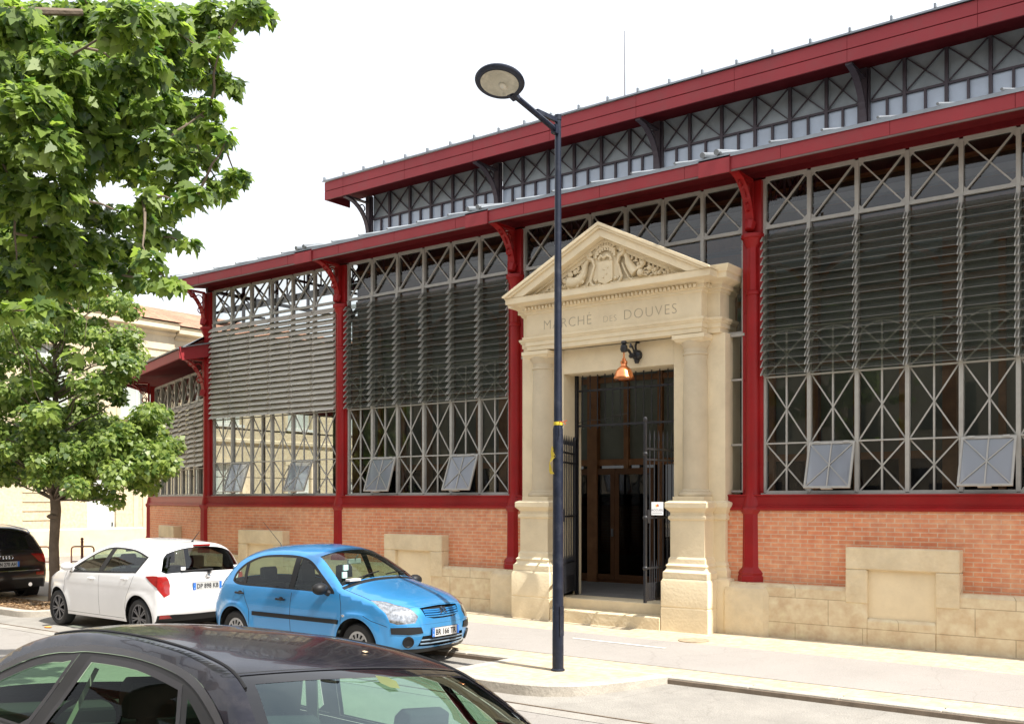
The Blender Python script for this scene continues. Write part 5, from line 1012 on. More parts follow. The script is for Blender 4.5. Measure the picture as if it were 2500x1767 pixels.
    ty.lathe([(ri, -tw / 2), (ri + .02, -tw / 2 - .008), (r - .03, -tw / 2 - .008), (r - .008, -tw / 2 + .012), (r, -tw / 2 + .04), (r, tw / 2 - .04), (r - .008, tw / 2 - .012), (r - .03, tw / 2 + .008), (ri + .02, tw / 2 + .008), (ri, tw / 2)], (0, 0, 0), 40)
    rm = rim(ri, tw); tym = ty.mesh('tyre', RUBBER, 35); rmm = rm.mesh('rim', mats['rim'] if isinstance(mats['rim'], list) else [mats['rim'], DARK], 30)
    for i, ax in enumerate(S['axles']):
        for s_ in (1, -1):
            hub = link(bpy.data.objects.new('wheel', rmm), root, M @ Matrix.Translation((ax, s_ * (tr_), wr)) @ Matrix.Rotation(R(-90 * s_), 4, 'X') @ Matrix.Rotation(S.get('spin', .3) + i, 4, 'Z'))
            link(bpy.data.objects.new('tyre', tym), hub, WM[hub])
    # interior
    I = S['inside']
    def seat(x, y, w, z0, h, head=True, dr=1):
        b = MB()
        pr = [(x - .02 * dr, z0), (x + .14 * dr, z0), (x + .02 * dr, z0 + h * .8), (x - .0 * dr, z0 + h), (x - .12 * dr, z0 + h), (x - .16 * dr, z0 + h * .8)]
        b.prism(pr, y - w / 2, y + w / 2, 'y')
        if head: b.prism([(x - .13 * dr, z0 + h + .05), (x - .02 * dr, z0 + h + .05), (x - .03 * dr, z0 + h + .20), (x - .07 * dr, z0 + h + .24), (x - .13 * dr, z0 + h + .22)], y - .12, y + .12, 'y'); b.box(x - .09, x - .07, y - .05, y + .05, z0 + h - .02, z0 + h + .06)
        b.build('seat', SEAT, root, M, smooth=0, bevel=.03, seg=3)
    zb = I['z']; 
    for s_ in (1, -1): seat(I['front'], s_ * .36, .48, zb, I['h']); seat(I['rear'], s_ * .36, .5, zb + .02, I['h'] * .92)
    seat(I['rear'] - .01, 0, 1.2, zb, I['h'] * .85, False)
    d = MB(); dx = I['dash']; hw2 = hw - .10
    d.prism([(dx + .55, I['zd'] - .02), (dx + .05, I['zd']), (dx - .06, I['zd'] - .06), (dx - .08, I['zd'] - .35), (dx + .55, I['zd'] - .35)], -hw2, hw2, 'y'); d.box(I['rear'] - .75, I['rear'] - .18, -hw2 + .1, hw2 - .1, I['zd'] - .10, I['zd'] - .06) if I.get('shelf', True) else None
    d.build('dashboard', DARK, root, M, smooth=0, bevel=.02)
    sw = MB(); cy = I['wheel_y']; O = Matrix.Translation((dx - .22, cy, I['zd'] - .03)) @ Matrix.Rotation(R(65), 4, 'Y')
    sw.tube([O @ Vector((.18 * math.cos(a), .18 * math.sin(a), 0)) for a in np.linspace(0, 2 * math.pi, 25)], .015, 6, cap=False); sw.bar(O @ Vector((0, -.17, 0)), O @ Vector((0, .17, 0)), .04, .02); sw.bar(O @ Vector((0, 0, 0)), O @ Vector((0, 0, -.25)), .05, .05); sw.build('steering_wheel', TRIM, root, M)
    mr = MB(); mx_, mz = I['mirror']; mr.box(mx_ - .02, mx_ + .02, -.12, .12, mz - .04, mz + .03); mr.tube([(mx_, 0, mz), (mx_ + .08, 0, mz + .09)], .01, 5); mr.build('rear_view_mirror', I.get('mm', TRIM), root, M, smooth=0, bevel=.01)
    return root, car, M
def on_side(car, x, z, sgn, out=0.0): return Vector((x, sgn * (float(car.W(np.array([x]), np.array([z]))[0]) + out), z))
def on_top(car, q, v, out=0.0):
    p = car.top(np.array([q]), np.array([v]))[0]; n = grad_n(car.top, np.array([[q, v]]), (.01, .01), 1)[0]; pc = car.top(np.array([float(car.S['roofq'])]), np.array([0.]))[0]
    ctr = np.array([0, 0, .6]); n = n if np.dot(n, p - ctr) > 0 else -n; return Vector(p + n * out), Vector(n)
def mirror_mb(x, y, z, s_, w=.20, h=.13, fwd=1):
    b = MB(); b.ball((x, y + s_ * .13, z + .03), .5, 16, 0, (.18 * 1, w, h)); b.tube([(x + .03 * fwd, y - s_ * .01, z - .04), (x + .01 * fwd, y + s_ * .07, z + .0)], [.045, .035], 8); return b
def place_plate(root, M, pos, yaw, body, pitch=0, sz=.074):
    # plate centred at pos facing local direction yaw (0 = +x)
    O = M @ Matrix.Translation(pos) @ Matrix.Rotation(yaw + math.pi / 2, 4, 'Z') @ Matrix.Rotation(pitch, 4, 'X')
    b = MB(); b.box(-.26, .26, -.006, .004, -.056, .056, 0); b.box(-.262, .262, -.003, .006, -.058, .058, 1); p = b.build('number_plate', [PLATE, TRIM], root, O, smooth=0)
    b = MB(); b.box(-.26, -.215, -.0075, -.0062, -.055, .055); b.box(.218, .26, -.0075, -.0062, -.055, .055); b.build('plate_band', PBLUE, p, O, smooth=0)
    V, f = plate_text(None, body, sz, .395); zs = [v[1] for v in V]; h = (max(zs) + min(zs)) / 2; b = MB(); b.add([(v[0], -.0072, (v[1] - h) * 1.35) for v in V], f); b.build('plate_lettering', INK, p, O, smooth=0)
    b = MB(); b.add([(-.245 + .007 * (k % 2), -.0079, .02) for k in range(2)] + [(-.238, -.0079, .03), (-.245, -.0079, .03)], [(0, 1, 2, 3)]); b.box(-.243, -.232, -.0079, -.0076, -.04, -.02); b.build('plate_symbol', PLATE, p, O, smooth=0)
def rim_steel(ri, tw):
    b = MB(); z = tw / 2 - .01     # plastic cover with a ring of slots
    b.lathe([(0, z + .012), (.05, z + .014), (.095, z + .008)], n=36); n = 12
    for k in range(n):
        a = 2 * math.pi * k / n; da = 2 * math.pi / n * .27
        v = []
        for rr, zz in ((.095, z + .008), (ri - .03, z + .001)):
            for q in (a - da, a + da): v.append((rr * math.cos(q), rr * math.sin(q), zz))
        b.add(v, [(0, 2, 3, 1)])
    b.lathe([(ri - .035, z + .002), (ri - .005, z + .004), (ri + .004, z - .006)], n=36); b.lathe([(0, z - .03), (ri, z - .03)], n=30, m=1)
    b.lathe([(ri + .002, z), (ri, -tw / 2)], n=36, m=1); return b
def rim_alloy(k_=10, wdt=.020):
    def f(ri, tw):
        b = MB(); z = tw / 2 - .012; b.lathe([(0, z), (.035, z + .002), (.055, z - .006), (.055, z - .05)], n=24); b.lathe([(ri - .028, z - .035), (ri - .022, z + .004), (ri + .004, z + .006), (ri + .006, z - .004)], n=40)
        for k in range(k_):
            a = 2 * math.pi * k / k_ + (.10 if k % 2 else -.10); w0, w1 = wdt * .7, wdt; d = Vector((math.cos(a), math.sin(a), 0)); s_ = Vector((-d.y, d.x, 0)); p, q = d * .045, d * (ri - .018); e = Vector((0, 0, z - .002)); e2 = Vector((0, 0, z + .0))
            v = [p - s_ * w0 + e, p + s_ * w0 + e, q + s_ * w1 + e2, q - s_ * w1 + e2]; v += [x - Vector((0, 0, .03)) for x in v]; b.add(v, [(3, 2, 1, 0), (4, 5, 6, 7), (0, 1, 5, 4), (1, 2, 6, 5), (2, 3, 7, 6), (3, 0, 4, 7)])
        b.lathe([(0, z - .06), (ri, z - .06)], n=30, m=1); b.lathe([(ri + .002, z), (ri, -tw / 2)], n=36, m=1); return b
    return f
def handles(root, car, M, pts, mat, depth=.03):
    for x, z in pts:
        for s_ in (1, -1):
            p = on_side(car, x, z, s_, .004); b = MB(); b.tube([p + Vector((-.085, 0, .004)), p + Vector((-.06, s_ * depth, 0)), p + Vector((.06, s_ * depth, -.002)), p + Vector((.085, 0, -.004))], [.012, .015, .015, .012], 8); b.ball(p + Vector((0, -s_ * .006, 0)), .05, 10, 0, (1, .2, .6))
            b.build('door_handle', mat, root, M)
# ---- blue hatchback ------------------------------------------------
c3 = dict(
 C=[(1.86, .20), (1.97, .30), (2.01, .42), (2.01, .55), (1.985, .66), (1.93, .76), (1.80, .85), (1.50, .955), (1.18, 1.035), (1.02, 1.075), (.70, 1.27), (.34, 1.455), (-.10, 1.515), (-.60, 1.51), (-1.10, 1.455), (-1.32, 1.40), (-1.58, 1.12), (-1.66, .95), (-1.72, .78), (-1.83, .62), (-1.84, .45), (-1.76, .27)],
 E=[(1.70, .22), (1.74, .33), (1.76, .43), (1.75, .55), (1.73, .63), (1.68, .71), (1.54, .80), (1.30, .88), (1.06, .935), (.93, .965), (.60, 1.17), (.24, 1.355), (-.14, 1.425), (-.60, 1.425), (-1.05, 1.36), (-1.26, 1.28), (-1.50, 1.04), (-1.58, .90), (-1.64, .76), (-1.70, .62), (-1.70, .45), (-1.66, .28)],
 W=[(.18, .795), (.30, .815), (.45, .832), (.62, .838), (.78, .825), (.92, .795), (1.05, .745), (1.25, .660), (1.40, .585), (1.5, .53)],
 taper=(.9, 1.8, .115, -.9, -1.8, .10), pw=[3.2] * 6 + [2.6] * 16, flare=[(1.223, .37, .024), (-1.223, .37, .024)], sill=.22, wr=.29, rim=.185, arch=.345, axles=(1.223, -1.223), wheel=(.70, rim_steel), tw=.18, roofq=12.5, es=10, grid=.05, gv=.06,
 gaps=[([(-.02, .26), (-.02, .9)], .009), ([(.97, .26), (.98, .60), (.95, .80), (.90, .93)], .009), ([(-.92, .26), (-.86, .45), (-.88, .62), (-1.0, .80), (-1.05, .9)], .008), ([(-.84, .245), (.95, .245)], .007), ([(1.36, .68), (1.5, .62), (1.72, .56)], .007)],
 tgaps=[([(5.35, -.96), (5.35, .96)], .03), ([(9.0, -.93), (7, -.93), (5.4, -.95)], .012), ([(9.0, .93), (7, .93), (5.4, .95)], .012), ([(3.2, -.97), (3.2, .97)], .02)],
 inside=dict(front=-.15, rear=-.95, z=.42, h=.55, dash=.55, zd=.93, wheel_y=.36, mirror=(.35, 1.30), mm=pbr('mirror_plastic', (.3, .32, .33), .3)), regions=[])
wn = lambda P: smoothpoly(P, 5)
sw3 = wn([(-1.33, 1.0), (-1.33, 1.0), (-1.30, 1.12), (-1.13, 1.26), (-.85, 1.355), (-.45, 1.385), (-.08, 1.378), (.20, 1.315), (.50, 1.14), (.76, .975), (.80, .92), (.80, .92), (.2, .935), (-.5, .94), (-1.15, .945)])
c3['regions'] = [
 ('window_frame', 'side', sw3, TRIM, .001),
 ('quarter_window', 'side', wn([(-1.28, 1.0), (-1.28, 1.0), (-1.26, 1.10), (-1.13, 1.22), (-1.13, 1.22), (-1.08, .985), (-1.08, .985)]), CARGLASS, .006),
 ('side_window', 'side', wn([(-1.01, .975), (-1.01, .975), (-1.06, 1.25), (-1.06, 1.25), (-.85, 1.325), (-.50, 1.352), (-.14, 1.35), (-.14, 1.35), (-.10, .96), (-.10, .96)]), CARGLASS, .006),
 ('side_window', 'side', wn([(-.0, .955), (-.0, .955), (-.02, 1.345), (-.02, 1.345), (.16, 1.295), (.42, 1.15), (.50, 1.10), (.50, 1.10), (.50, .95), (.50, .95)]), CARGLASS, .006),
 ('quarter_window', 'side', wn([(.535, .95), (.535, .95), (.535, 1.07), (.535, 1.07), (.74, .945), (.74, .945)]), CARGLASS, .006),
 ('rubbing_strip', 'side', dens([(-.80, .545), (-.80, .60), (.93, .60), (.93, .545)], .05), TRIM, -.014),
 ('windscreen', 'top', [(9.25, -.93), (9.25, .93), (10.0, .925), (11.0, .90), (11.0, -.90), (10.0, -.925)], CARGLASS, .004),
 ('windscreen_frame', 'top', [(9.02, -.955), (9.02, .955), (9.2, .955), (9.2, -.955)], TRIM, .004),
 ('rear_window', 'top', [(15.2, -.88), (15.2, .88), (16.6, .9), (16.6, -.9)], CARGLASS, .004),
 ('headlight', 'top', [(3.45, .64), (4.2, .56), (5.2, .62), (6.3, .80), (6.75, .93), (5.9, .975), (4.6, .985), (3.8, .985), (3.4, .90)], HEADL, .002, True),
 ('upper_grille', 'top', [(4.05, -.42), (5.15, -.46), (5.25, 0), (5.15, .46), (4.05, .42), (3.75, .25), (3.72, 0), (3.75, -.25)], TRIM, .03),
 ('lower_grille', 'top', [(.95, -.58), (2.05, -.52), (2.1, 0), (2.05, .52), (.95, .58), (.8, 0)], TRIM, .03),
 ('bumper_strip', 'top', [(2.35, .52), (2.95, .55), (3.0, .75), (3.0, .99), (2.35, .99), (2.25, .75)], TRIM, -.012, True),
 ('chin_spoiler', 'top', [(.02, -.98), (.02, .98), (.55, .98), (.6, 0), (.55, -.98)], TRIM, -.004),
 ('tail_light', 'top', [(17.2, .80), (17.2, .99), (19.3, .99), (19.0, .82)], REDL, .0, True)]
BLUE = paint('metallic_blue_paint', (.055, .32, .70), .55, .34)
rt_, car_, M_ = build_car('blue_hatchback', 'rounded metallic blue hatchback with black mirrors parked nose towards the build-out', 'car', c3, T(-10.46, -4.28, -.035, R(.3)), dict(body=BLUE, rim=[pbr('silver_wheel_cover', (.50, .50, .50), .35, .5), DARK]), 'cars parked along the kerb')
handles(rt_, car_, M_, [(-.22, .80), (-1.10, .84)], TRIM)
for s_ in (1, -1): p = on_side(car_, .66, .96, s_); mirror_mb(p.x, p.y, p.z, s_, .24, .16).build('wing_mirror', TRIM, rt_, M_)
for q in (4.15, 4.42, 4.7, 4.95):
    b = MB(); b.tube([on_top(car_, q - .18 * (1 - abs(v) ** 2 * 4), v, -.006)[0] for v in np.linspace(-.42, .42, 15)], .012, 6); b.build('grille_bar', BLUE, rt_, M_)
for q in (1.2, 1.6):
    b = MB(); b.tube([on_top(car_, q, v, -.004)[0] for v in np.linspace(-.54, .54, 13)], .010, 6); b.build('grille_bar', pbr('pale_grille_bar', (.3, .42, .55), .3, .5) if q < 1.3 else bpy.data.materials['pale_grille_bar'], rt_, M_)
p, n_ = on_top(car_, 4.55, 0, .012); O = M_ @ Matrix.Translation(p) @ Matrix.Rotation(R(90), 4, 'Z') @ Matrix.Rotation(R(-22), 4, 'X')
b = MB()
for zz in (-.02, .018):
    for s_ in (1, -1): b.prism([(s_ * .062, zz - .035), (0, zz + .012), (0, zz + .034), (s_ * .062, zz - .010)][::s_], -.012, .004, 'y')
b.build('badge', CHROME, rt_, O, smooth=0)
p, n_ = on_top(car_, 2.1, 0, .012); place_plate(rt_, M_, (p.x, p.y, p.z + .03), 0, 'BR 166 TR')
for s_ in (1, -1):
    p, n_ = on_top(car_, 1.45, s_ * .76, .0); b = MB(); b.lathe([(.075, -.01), (.075, .012), (.06, .014), (.055, .008), (0, .006)], tuple(p), 20, M=n_.to_track_quat('Z', 'Y').to_matrix().to_4x4()); b.build('fog_lamp', [TRIM], rt_, M_)
    p = on_side(car_, 1.02, .66, s_, .004); b = MB(); b.ball(p, .03, 10, 0, (1, .3, .6)); b.build('side_repeater', HEADL, rt_, M_)
b = MB(); p, n_ = on_top(car_, 14.3, 0, .01); b.tube([p, p + Vector((-.02, 0, .04)), p + Vector((-.42, 0, .36))], [.012, .006, .003], 5); b.build('aerial', TRIM, rt_, M_)
for v0, v1 in ((-.62, -.05), (.05, .72)):
    b = MB(); b.tube([on_top(car_, 9.3 + .35 * abs(v - v0), v, .02)[0] for v in np.linspace(v0, v1, 6)], .009, 5); b.build('wiper', TRIM, rt_, M_)
b = MB(); p, _ = on_top(car_, 9.5, -.80, -.02); b.box(p.x - .01, p.x + .01, p.y - .06, p.y + .02, p.z + .03, p.z + .11); b.box(p.x - .03, p.x - .01, p.y - .02, p.y + .06, p.z + .13, p.z + .20); b.build('windscreen_sticker', [pbr('pale_sticker', (.5, .75, .72), .5)], rt_, M_, smooth=0)
b = MB(); p, _ = on_top(car_, 9.28, -.68, .012); b.box(p.x - .05, p.x + .04, p.y - .12, p.y + .08, p.z - .012, p.z + .02); tag(b.build('folded_leaflet', pbr('white_paper', (.75, .7, .66), .7), None, M_, smooth=0, bevel=.005), 'small folded white leaflet left on the cowl of the blue hatchback', 'leaflet')
# ---- white hatchback (faces -x in the scene) --------------------------
ya = dict(
 C=[(1.93, .22), (2.03, .34), (2.06, .48), (2.04, .62), (2.00, .72), (1.92, .80), (1.70, .91), (1.42, 1.00), (1.15, 1.06), (.98, 1.10), (.62, 1.28), (.22, 1.43), (-.25, 1.50), (-.80, 1.505), (-1.40, 1.47), (-1.68, 1.43), (-1.80, 1.22), (-1.87, 1.04), (-1.88, .93), (-1.86, .78), (-1.90, .66), (-1.895, .50), (-1.86, .36), (-1.78, .26)],
 E=[(1.60, .24), (1.68, .36), (1.71, .48), (1.70, .60), (1.67, .68), (1.60, .77), (1.42, .86), (1.22, .93), (1.05, .98), (.92, 1.01), (.55, 1.18), (.15, 1.33), (-.28, 1.405), (-.80, 1.405), (-1.35, 1.35), (-1.55, 1.28), (-1.64, 1.12), (-1.69, 1.0), (-1.71, .92), (-1.72, .80), (-1.73, .66), (-1.72, .50), (-1.70, .38), (-1.66, .27)],
 W=[(.18, .80), (.30, .82), (.45, .836), (.62, .845), (.80, .842), (.95, .825), (1.05, .785), (1.25, .695), (1.40, .62), (1.5, .57)],
 taper=(.9, 1.75, .16, -1.1, -1.75, .075), pw=[3.0] * 6 + [2.6] * 9 + [3.2] * 9, flare=[(1.255, .37, .014), (-1.255, .37, .014)], crease=[(.80, .05, .006)], sill=.22, wr=.30, rim=.215, arch=.35, axles=(1.255, -1.255), wheel=(.73, rim_alloy(14, .013)), tw=.185, roofq=12.5, es=10, grid=.05, gv=.06,
 gaps=[([(-.10, .28), (-.10, .92)], .007), ([(1.0, .28), (1.02, .60), (.98, .82), (.90, .98)], .007), ([(-.95, .28), (-.90, .45), (-.93, .62), (-1.05, .80), (-1.12, .95)], .007), ([(-.85, .27), (.95, .27)], .006)],
 tgaps=[([(9.0, -.93), (7, -.93), (5.6, -.95)], .012), ([(9.0, .93), (7, .93), (5.6, .95)], .012), ([(15.0, -.93), (15.0, .93)], .03)],
 inside=dict(front=-.10, rear=-.95, z=.45, h=.56, dash=.60, zd=.97, wheel_y=.36, mirror=(.3, 1.30)), regions=[])
ya['merge'] = ('tail_light',)
ya['regions'] = [
 ('window_frame', 'side', wn([(-1.34, 1.245), (-1.34, 1.245), (-.95, 1.335), (-.50, 1.368), (-.15, 1.36), (.15, 1.29), (.50, 1.14), (.78, 1.0), (.86, .92), (.86, .92), (.3, .94), (-.5, .965), (-1.1, .99), (-1.16, 1.0)]), TRIM, .001),
 ('side_window', 'side', wn([(-1.28, 1.235), (-1.28, 1.235), (-.95, 1.31), (-.55, 1.34), (-.34, 1.34), (-.34, 1.34), (-.18, .985), (-.18, .985), (-.7, 1.0), (-1.13, 1.015), (-1.13, 1.015)]), CARGLASS, .006),
 ('side_window', 'side', wn([(-.20, 1.338), (-.20, 1.338), (.10, 1.28), (.45, 1.135), (.68, 1.01), (.68, 1.01), (.68, .965), (.68, .965), (.3, .97), (-.04, .98), (-.04, .98)]), CARGLASS, .006),
 ('windscreen', 'top', [(9.25, -.93), (9.25, .93), (10.0, .925), (11.0, .90), (11.0, -.90), (10.0, -.925)], CARGLASS, .004),
 ('rear_window', 'top', [(15.25, -.86), (15.2, 0), (15.25, .86), (15.5, .92), (16.8, .95), (17.15, .86), (17.2, 0), (17.15, -.86), (16.8, -.95), (15.5, -.92)], glass('rear_glass', (.42, .46, .48), .06, 0), .004),
 ('headlight', 'top', [(4.3, .72), (5.4, .70), (6.6, .84), (7.6, .965), (6.4, .99), (4.8, .99)], HEADL, .002, True),
 ('lower_grille', 'top', [(.9, -.6), (3.1, -.5), (3.1, .5), (.9, .6)], TRIM, .02),
 ('tail_light', 'top', [(17.6, .86), (17.5, 1.0), (19.2, 1.0), (20.1, .90), (19.8, .80), (18.8, .78), (18.1, .82)], REDL, -.006, True),
 ('tail_light', 'side', [(-1.44, .955), (-1.60, .968), (-1.80, .968), (-1.80, .79), (-1.73, .785), (-1.62, .845), (-1.51, .91)], REDL, -.006),
 ('lower_diffuser', 'top', [(21.95, -.70), (22.15, -.99), (23.0, -.99), (23.0, .99), (22.15, .99), (21.95, .70)], TRIM, .0),
 ('rear_reflector', 'top', [(22.0, .80), (22.1, .95), (22.6, .95), (22.5, .72)], REDL, -.008, True)]
WHT = paint('white_paint', (.80, .80, .80), .0, .35)
M0 = T(-15.22, -4.30, -.03, R(178.6)); rt_, car_, M_ = build_car('white_hatchback', 'small white hatchback with its red tail lights and rear window towards the blue car', 'car', ya, M0, dict(body=WHT, rim=[pbr('dark_alloy', (.16, .16, .17), .3, .8), DARK]), 'cars parked along the kerb')
handles(rt_, car_, M_, [(.12, .86), (-.88, .90)], WHT)
for s_ in (1, -1):
    p = on_side(car_, .74, 1.0, s_); mirror_mb(p.x, p.y, p.z, s_, .21, .14).build('wing_mirror', WHT, rt_, M_)
p, n_ = on_top(car_, 18.95, 0, .014); place_plate(rt_, M_, tuple(p), math.pi, 'DP 898 KB')
b = MB(); p, n_ = on_top(car_, 15.05, 0, -.005); b.box(p.x - .05, p.x + .03, -.15, .15, p.z - .012, p.z + .018); b.build('brake_light', REDL, rt_, M_, smooth=0, bevel=.006)
b = MB(); p0, _ = on_top(car_, 17.35, 0, .02); b.tube([p0, on_top(car_, 17.0, -.1, .035)[0], on_top(car_, 17.0, .6, .03)[0]], [.022, .014, .008], 6); b.build('rear_wiper', TRIM, rt_, M_)
b = MB(); p, _ = on_top(car_, 14.2, 0, .0); b.tube([p, p + Vector((-.03, 0, .03)), p + Vector((-.20, 0, .17))], [.02, .008, .004], 6); b.build('aerial', TRIM, rt_, M_)
b = MB(); p, _ = on_top(car_, 17.85, 0, .01); b.tube([(p.x - .0, .045 * math.cos(a), p.z + .03 * math.sin(a)) for a in np.linspace(0, 6.283, 17)], .004, 5, cap=False); b.tube([(p.x - .0, .020 * math.cos(a), p.z + .028 * math.sin(a)) for a in np.linspace(0, 6.283, 17)], .004, 5, cap=False); b.build('badge', CHROME, rt_, M_)
for v, w_ in ((-.80, .05), (.55, .04)):
    b = MB(); p, _ = on_top(car_, 16.8, v, .003); b.box(p.x - .004, p.x + .002, p.y - w_, p.y + w_, p.z - .02, p.z + .03); b.build('window_sticker', WHITEP, rt_, M_, smooth=0)
# ---- black SUV, tail towards us ---------------------------------------
suv = dict(
 C=[(2.10, .30), (2.25, .45), (2.28, .60), (2.26, .80), (2.15, .92), (1.80, 1.02), (1.35, 1.08), (1.08, 1.12), (.70, 1.36), (.30, 1.56), (-.20, 1.64), (-.90, 1.64), (-1.55, 1.60), (-1.85, 1.55), (-2.05, 1.25), (-2.15, 1.05), (-2.17, .90), (-2.19, .75), (-2.25, .66), (-2.27, .50), (-2.20, .32)],
 E=[(1.85, .32), (1.92, .45), (1.94, .60), (1.92, .76), (1.80, .87), (1.50, .95), (1.15, 1.0), (.98, 1.03), (.60, 1.26), (.22, 1.46), (-.22, 1.54), (-.90, 1.54), (-1.50, 1.48), (-1.76, 1.41), (-1.93, 1.18), (-2.02, 1.02), (-2.05, .90), (-2.07, .76), (-2.11, .66), (-2.12, .50), (-2.08, .34)],
 W=[(.2, .88), (.45, .915), (.7, .935), (.9, .93), (1.02, .90), (1.3, .79), (1.5, .70), (1.6, .66)], taper=(1.2, 2.0, .15, -1.4, -2.1, .075), pw=[3] * 21, flare=[(1.40, .41, .015), (-1.40, .41, .015)], sill=.30, wr=.36, rim=.24, arch=.41, axles=(1.40, -1.40), wheel=(.80, rim_alloy(10, .02)), tw=.24, roofq=10.5, es=5, grid=.07, gv=.08,
 gaps=[([(-.1, .35), (-.1, 1.0)], .008)], tgaps=[([(16.95, -.9), (16.95, .9)], .03)],
 inside=dict(front=-.10, rear=-.95, z=.6, h=.56, dash=.65, zd=1.0, wheel_y=.36, mirror=(.35, 1.4)), regions=[])
suv['regions'] = [
 ('side_window', 'side', wn([(-1.75, 1.28), (-1.75, 1.28), (-1.3, 1.43), (-.6, 1.49), (.05, 1.45), (.45, 1.27), (.80, 1.06), (.80, 1.06), (-.5, 1.06), (-1.6, 1.08), (-1.6, 1.08)]), PRIV, .005),
 ('windscreen', 'top', [(7.2, -.93), (7.2, .93), (9.0, .9), (9.0, -.9)], CARGLASS, .004),
 ('rear_window', 'top', [(13.25, -.88), (13.25, .88), (14.7, .92), (14.7, -.92)], pbr('privacy_glass', (.012, .012, .014), .06, var=.1), .004),
 ('tail_light', 'top', [(15.15, .62), (15.1, .995), (16.6, .995), (16.3, .80)], pbr('dark_red_lens', (.32, .012, .012), .12, var=.3, coat=1), -.006, True),
 ('rear_reflector', 'top', [(18.1, .70), (18.15, .93), (18.6, .93), (18.5, .70)], REDL, -.004, True)]
BLK = paint('black_car_paint', (.012, .010, .011), .2, .3)
M0 = T(-22.62, -4.05, -.03, R(180)); rt_, car_, M_ = build_car('black_suv', 'black sport utility car cut by the left edge with its tail towards the young tree', 'car', suv, M0, dict(body=BLK, rim=[pbr('grey_alloy', (.3, .3, .31), .3, .8), DARK]), 'cars parked along the kerb')
p, n_ = on_top(car_, 16.5, 0, .012); place_plate(rt_, M_, tuple(p), math.pi, 'DN 270 AH')
b = MB(); p, _ = on_top(car_, 15.6, 0, .012)
for k in range(4): b.tube([(p.x, (k - 1.5) * .062 + .042 * math.cos(a), p.z + .042 * math.sin(a)) for a in np.linspace(0, 6.283, 17)], .006, 5, cap=False)
b.build('badge', CHROME, rt_, M_)
b = MB(); b.tube([on_top(car_, 17.75, v, .006)[0] for v in np.linspace(-.80, .80, 13)], .012, 6); b.build('chrome_strip', CHROME, rt_, M_)
for s_ in (1, -1):
    b = MB(); b.tube([on_top(car_, q, s_ * .93, .03 if 9.4 < q < 12.8 else .0)[0] for q in (9.2, 9.6, 10.4, 11.2, 12, 12.6, 13.0)], .018, 6); b.build('roof_rail', pbr('satin_rail', (.4, .4, .42), .3, .8) if s_ > 0 else bpy.data.materials['satin_rail'], rt_, M_)
    b = MB(); p, _ = on_top(car_, 19.6, s_ * .55, .0); b.tube([p + Vector((.03, 0, 0)), p + Vector((-.03, 0, 0))], .04, 12); b.build('exhaust', CHROME, rt_, M_)
# ---- black saloon in the foreground (faces -x) --------------------------
au = dict(
 C=[(2.15, .25), (2.33, .40), (2.36, .55), (2.32, .70), (2.20, .80), (1.85, .89), (1.55, .945), (1.34, .985), (.98, 1.19), (.62, 1.385), (.28, 1.445), (-.10, 1.458), (-.45, 1.453), (-.78, 1.425), (-1.07, 1.378), (-1.40, 1.215), (-1.72, 1.04), (-1.90, .99), (-2.15, .96), (-2.32, .90), (-2.40, .70), (-2.42, .50), (-2.35, .30)],
 E=[(1.90, .27), (2.0, .40), (2.03, .55), (2.0, .66), (1.90, .76), (1.65, .84), (1.38, .885), (1.20, .925), (.86, 1.125), (.53, 1.32), (.22, 1.39), (-.10, 1.412), (-.45, 1.408), (-.74, 1.388), (-.97, 1.342), (-1.27, 1.175), (-1.55, .965), (-1.75, .93), (-1.98, .90), (-2.08, .85), (-2.14, .68), (-2.15, .50), (-2.10, .32)],
 W=[(.2, .86), (.4, .895), (.6, .905), (.8, .895), (.90, .875), (.97, .845), (1.15, .755), (1.30, .685), (1.38, .64), (1.45, .60)], taper=(1.2, 2.1, .15, -1.3, -2.1, .12), pw=[3] * 7 + [2.8] * 16, sill=.24, wr=.32, rim=.22, arch=.37, axles=(1.38, -1.38), wheel=(.76, rim_alloy(10, .02)), tw=.21, roofq=11.5, es=12, grid=.03, gv=.035, gq=1 / 8,
 gaps=[([(.12, .3), (.10, .9)], .008)], tgaps=[([(13.97, -.90), (13.97, .90)], .035)],
 inside=dict(front=.05, rear=-.95, z=.42, h=.56, dash=.72, zd=.93, wheel_y=.38, mirror=(.45, 1.28)), regions=[])
def offp(P, d):
    cx = sum(p[0] for p in P) / len(P); cz = sum(p[1] for p in P) / len(P); return [(p[0] + (cx - p[0]) * d, p[1] + (cz - p[1]) * d * 2.2) for p in P]
dlo = wn([(-1.37, .985), (-1.37, .985), (-1.28, 1.09), (-1.05, 1.215), (-.80, 1.290), (-.45, 1.320), (-.10, 1.318), (.12, 1.297), (.36, 1.238), (.66, 1.09), (.90, .955), (.90, .955), (.2, .95), (-.6, .955), (-1.2, .965)])
TRIMG = pbr('grey_seal', (.028, .027, .030), .5, spec=.3, var=.1); au_glass = glass('green_car_glass', (.52, .70, .55), .008, 0.0, power=7); au_rear = glass('rear_green_glass', (.50, .68, .58), .11, 0.0, (.8, .95, 1))
dl2 = wn([(-1.325, .99), (-1.325, .99), (-1.25, 1.085), (-1.03, 1.195), (-.79, 1.268), (-.45, 1.298), (-.10, 1.292), (.11, 1.272), (.34, 1.215), (.64, 1.07), (.84, .965), (.84, .965), (.2, .965), (-.6, .97), (-1.2, .98)])
_w = wn
def dz(P): return [(x * 1.28 if x > .15 else x, .98 + (z - .98) * 1.145 if z > .98 else z) for x, z in P]
wn = lambda P: dz(_w(P))
dlo, dl2 = dz(dlo), dz(dl2)
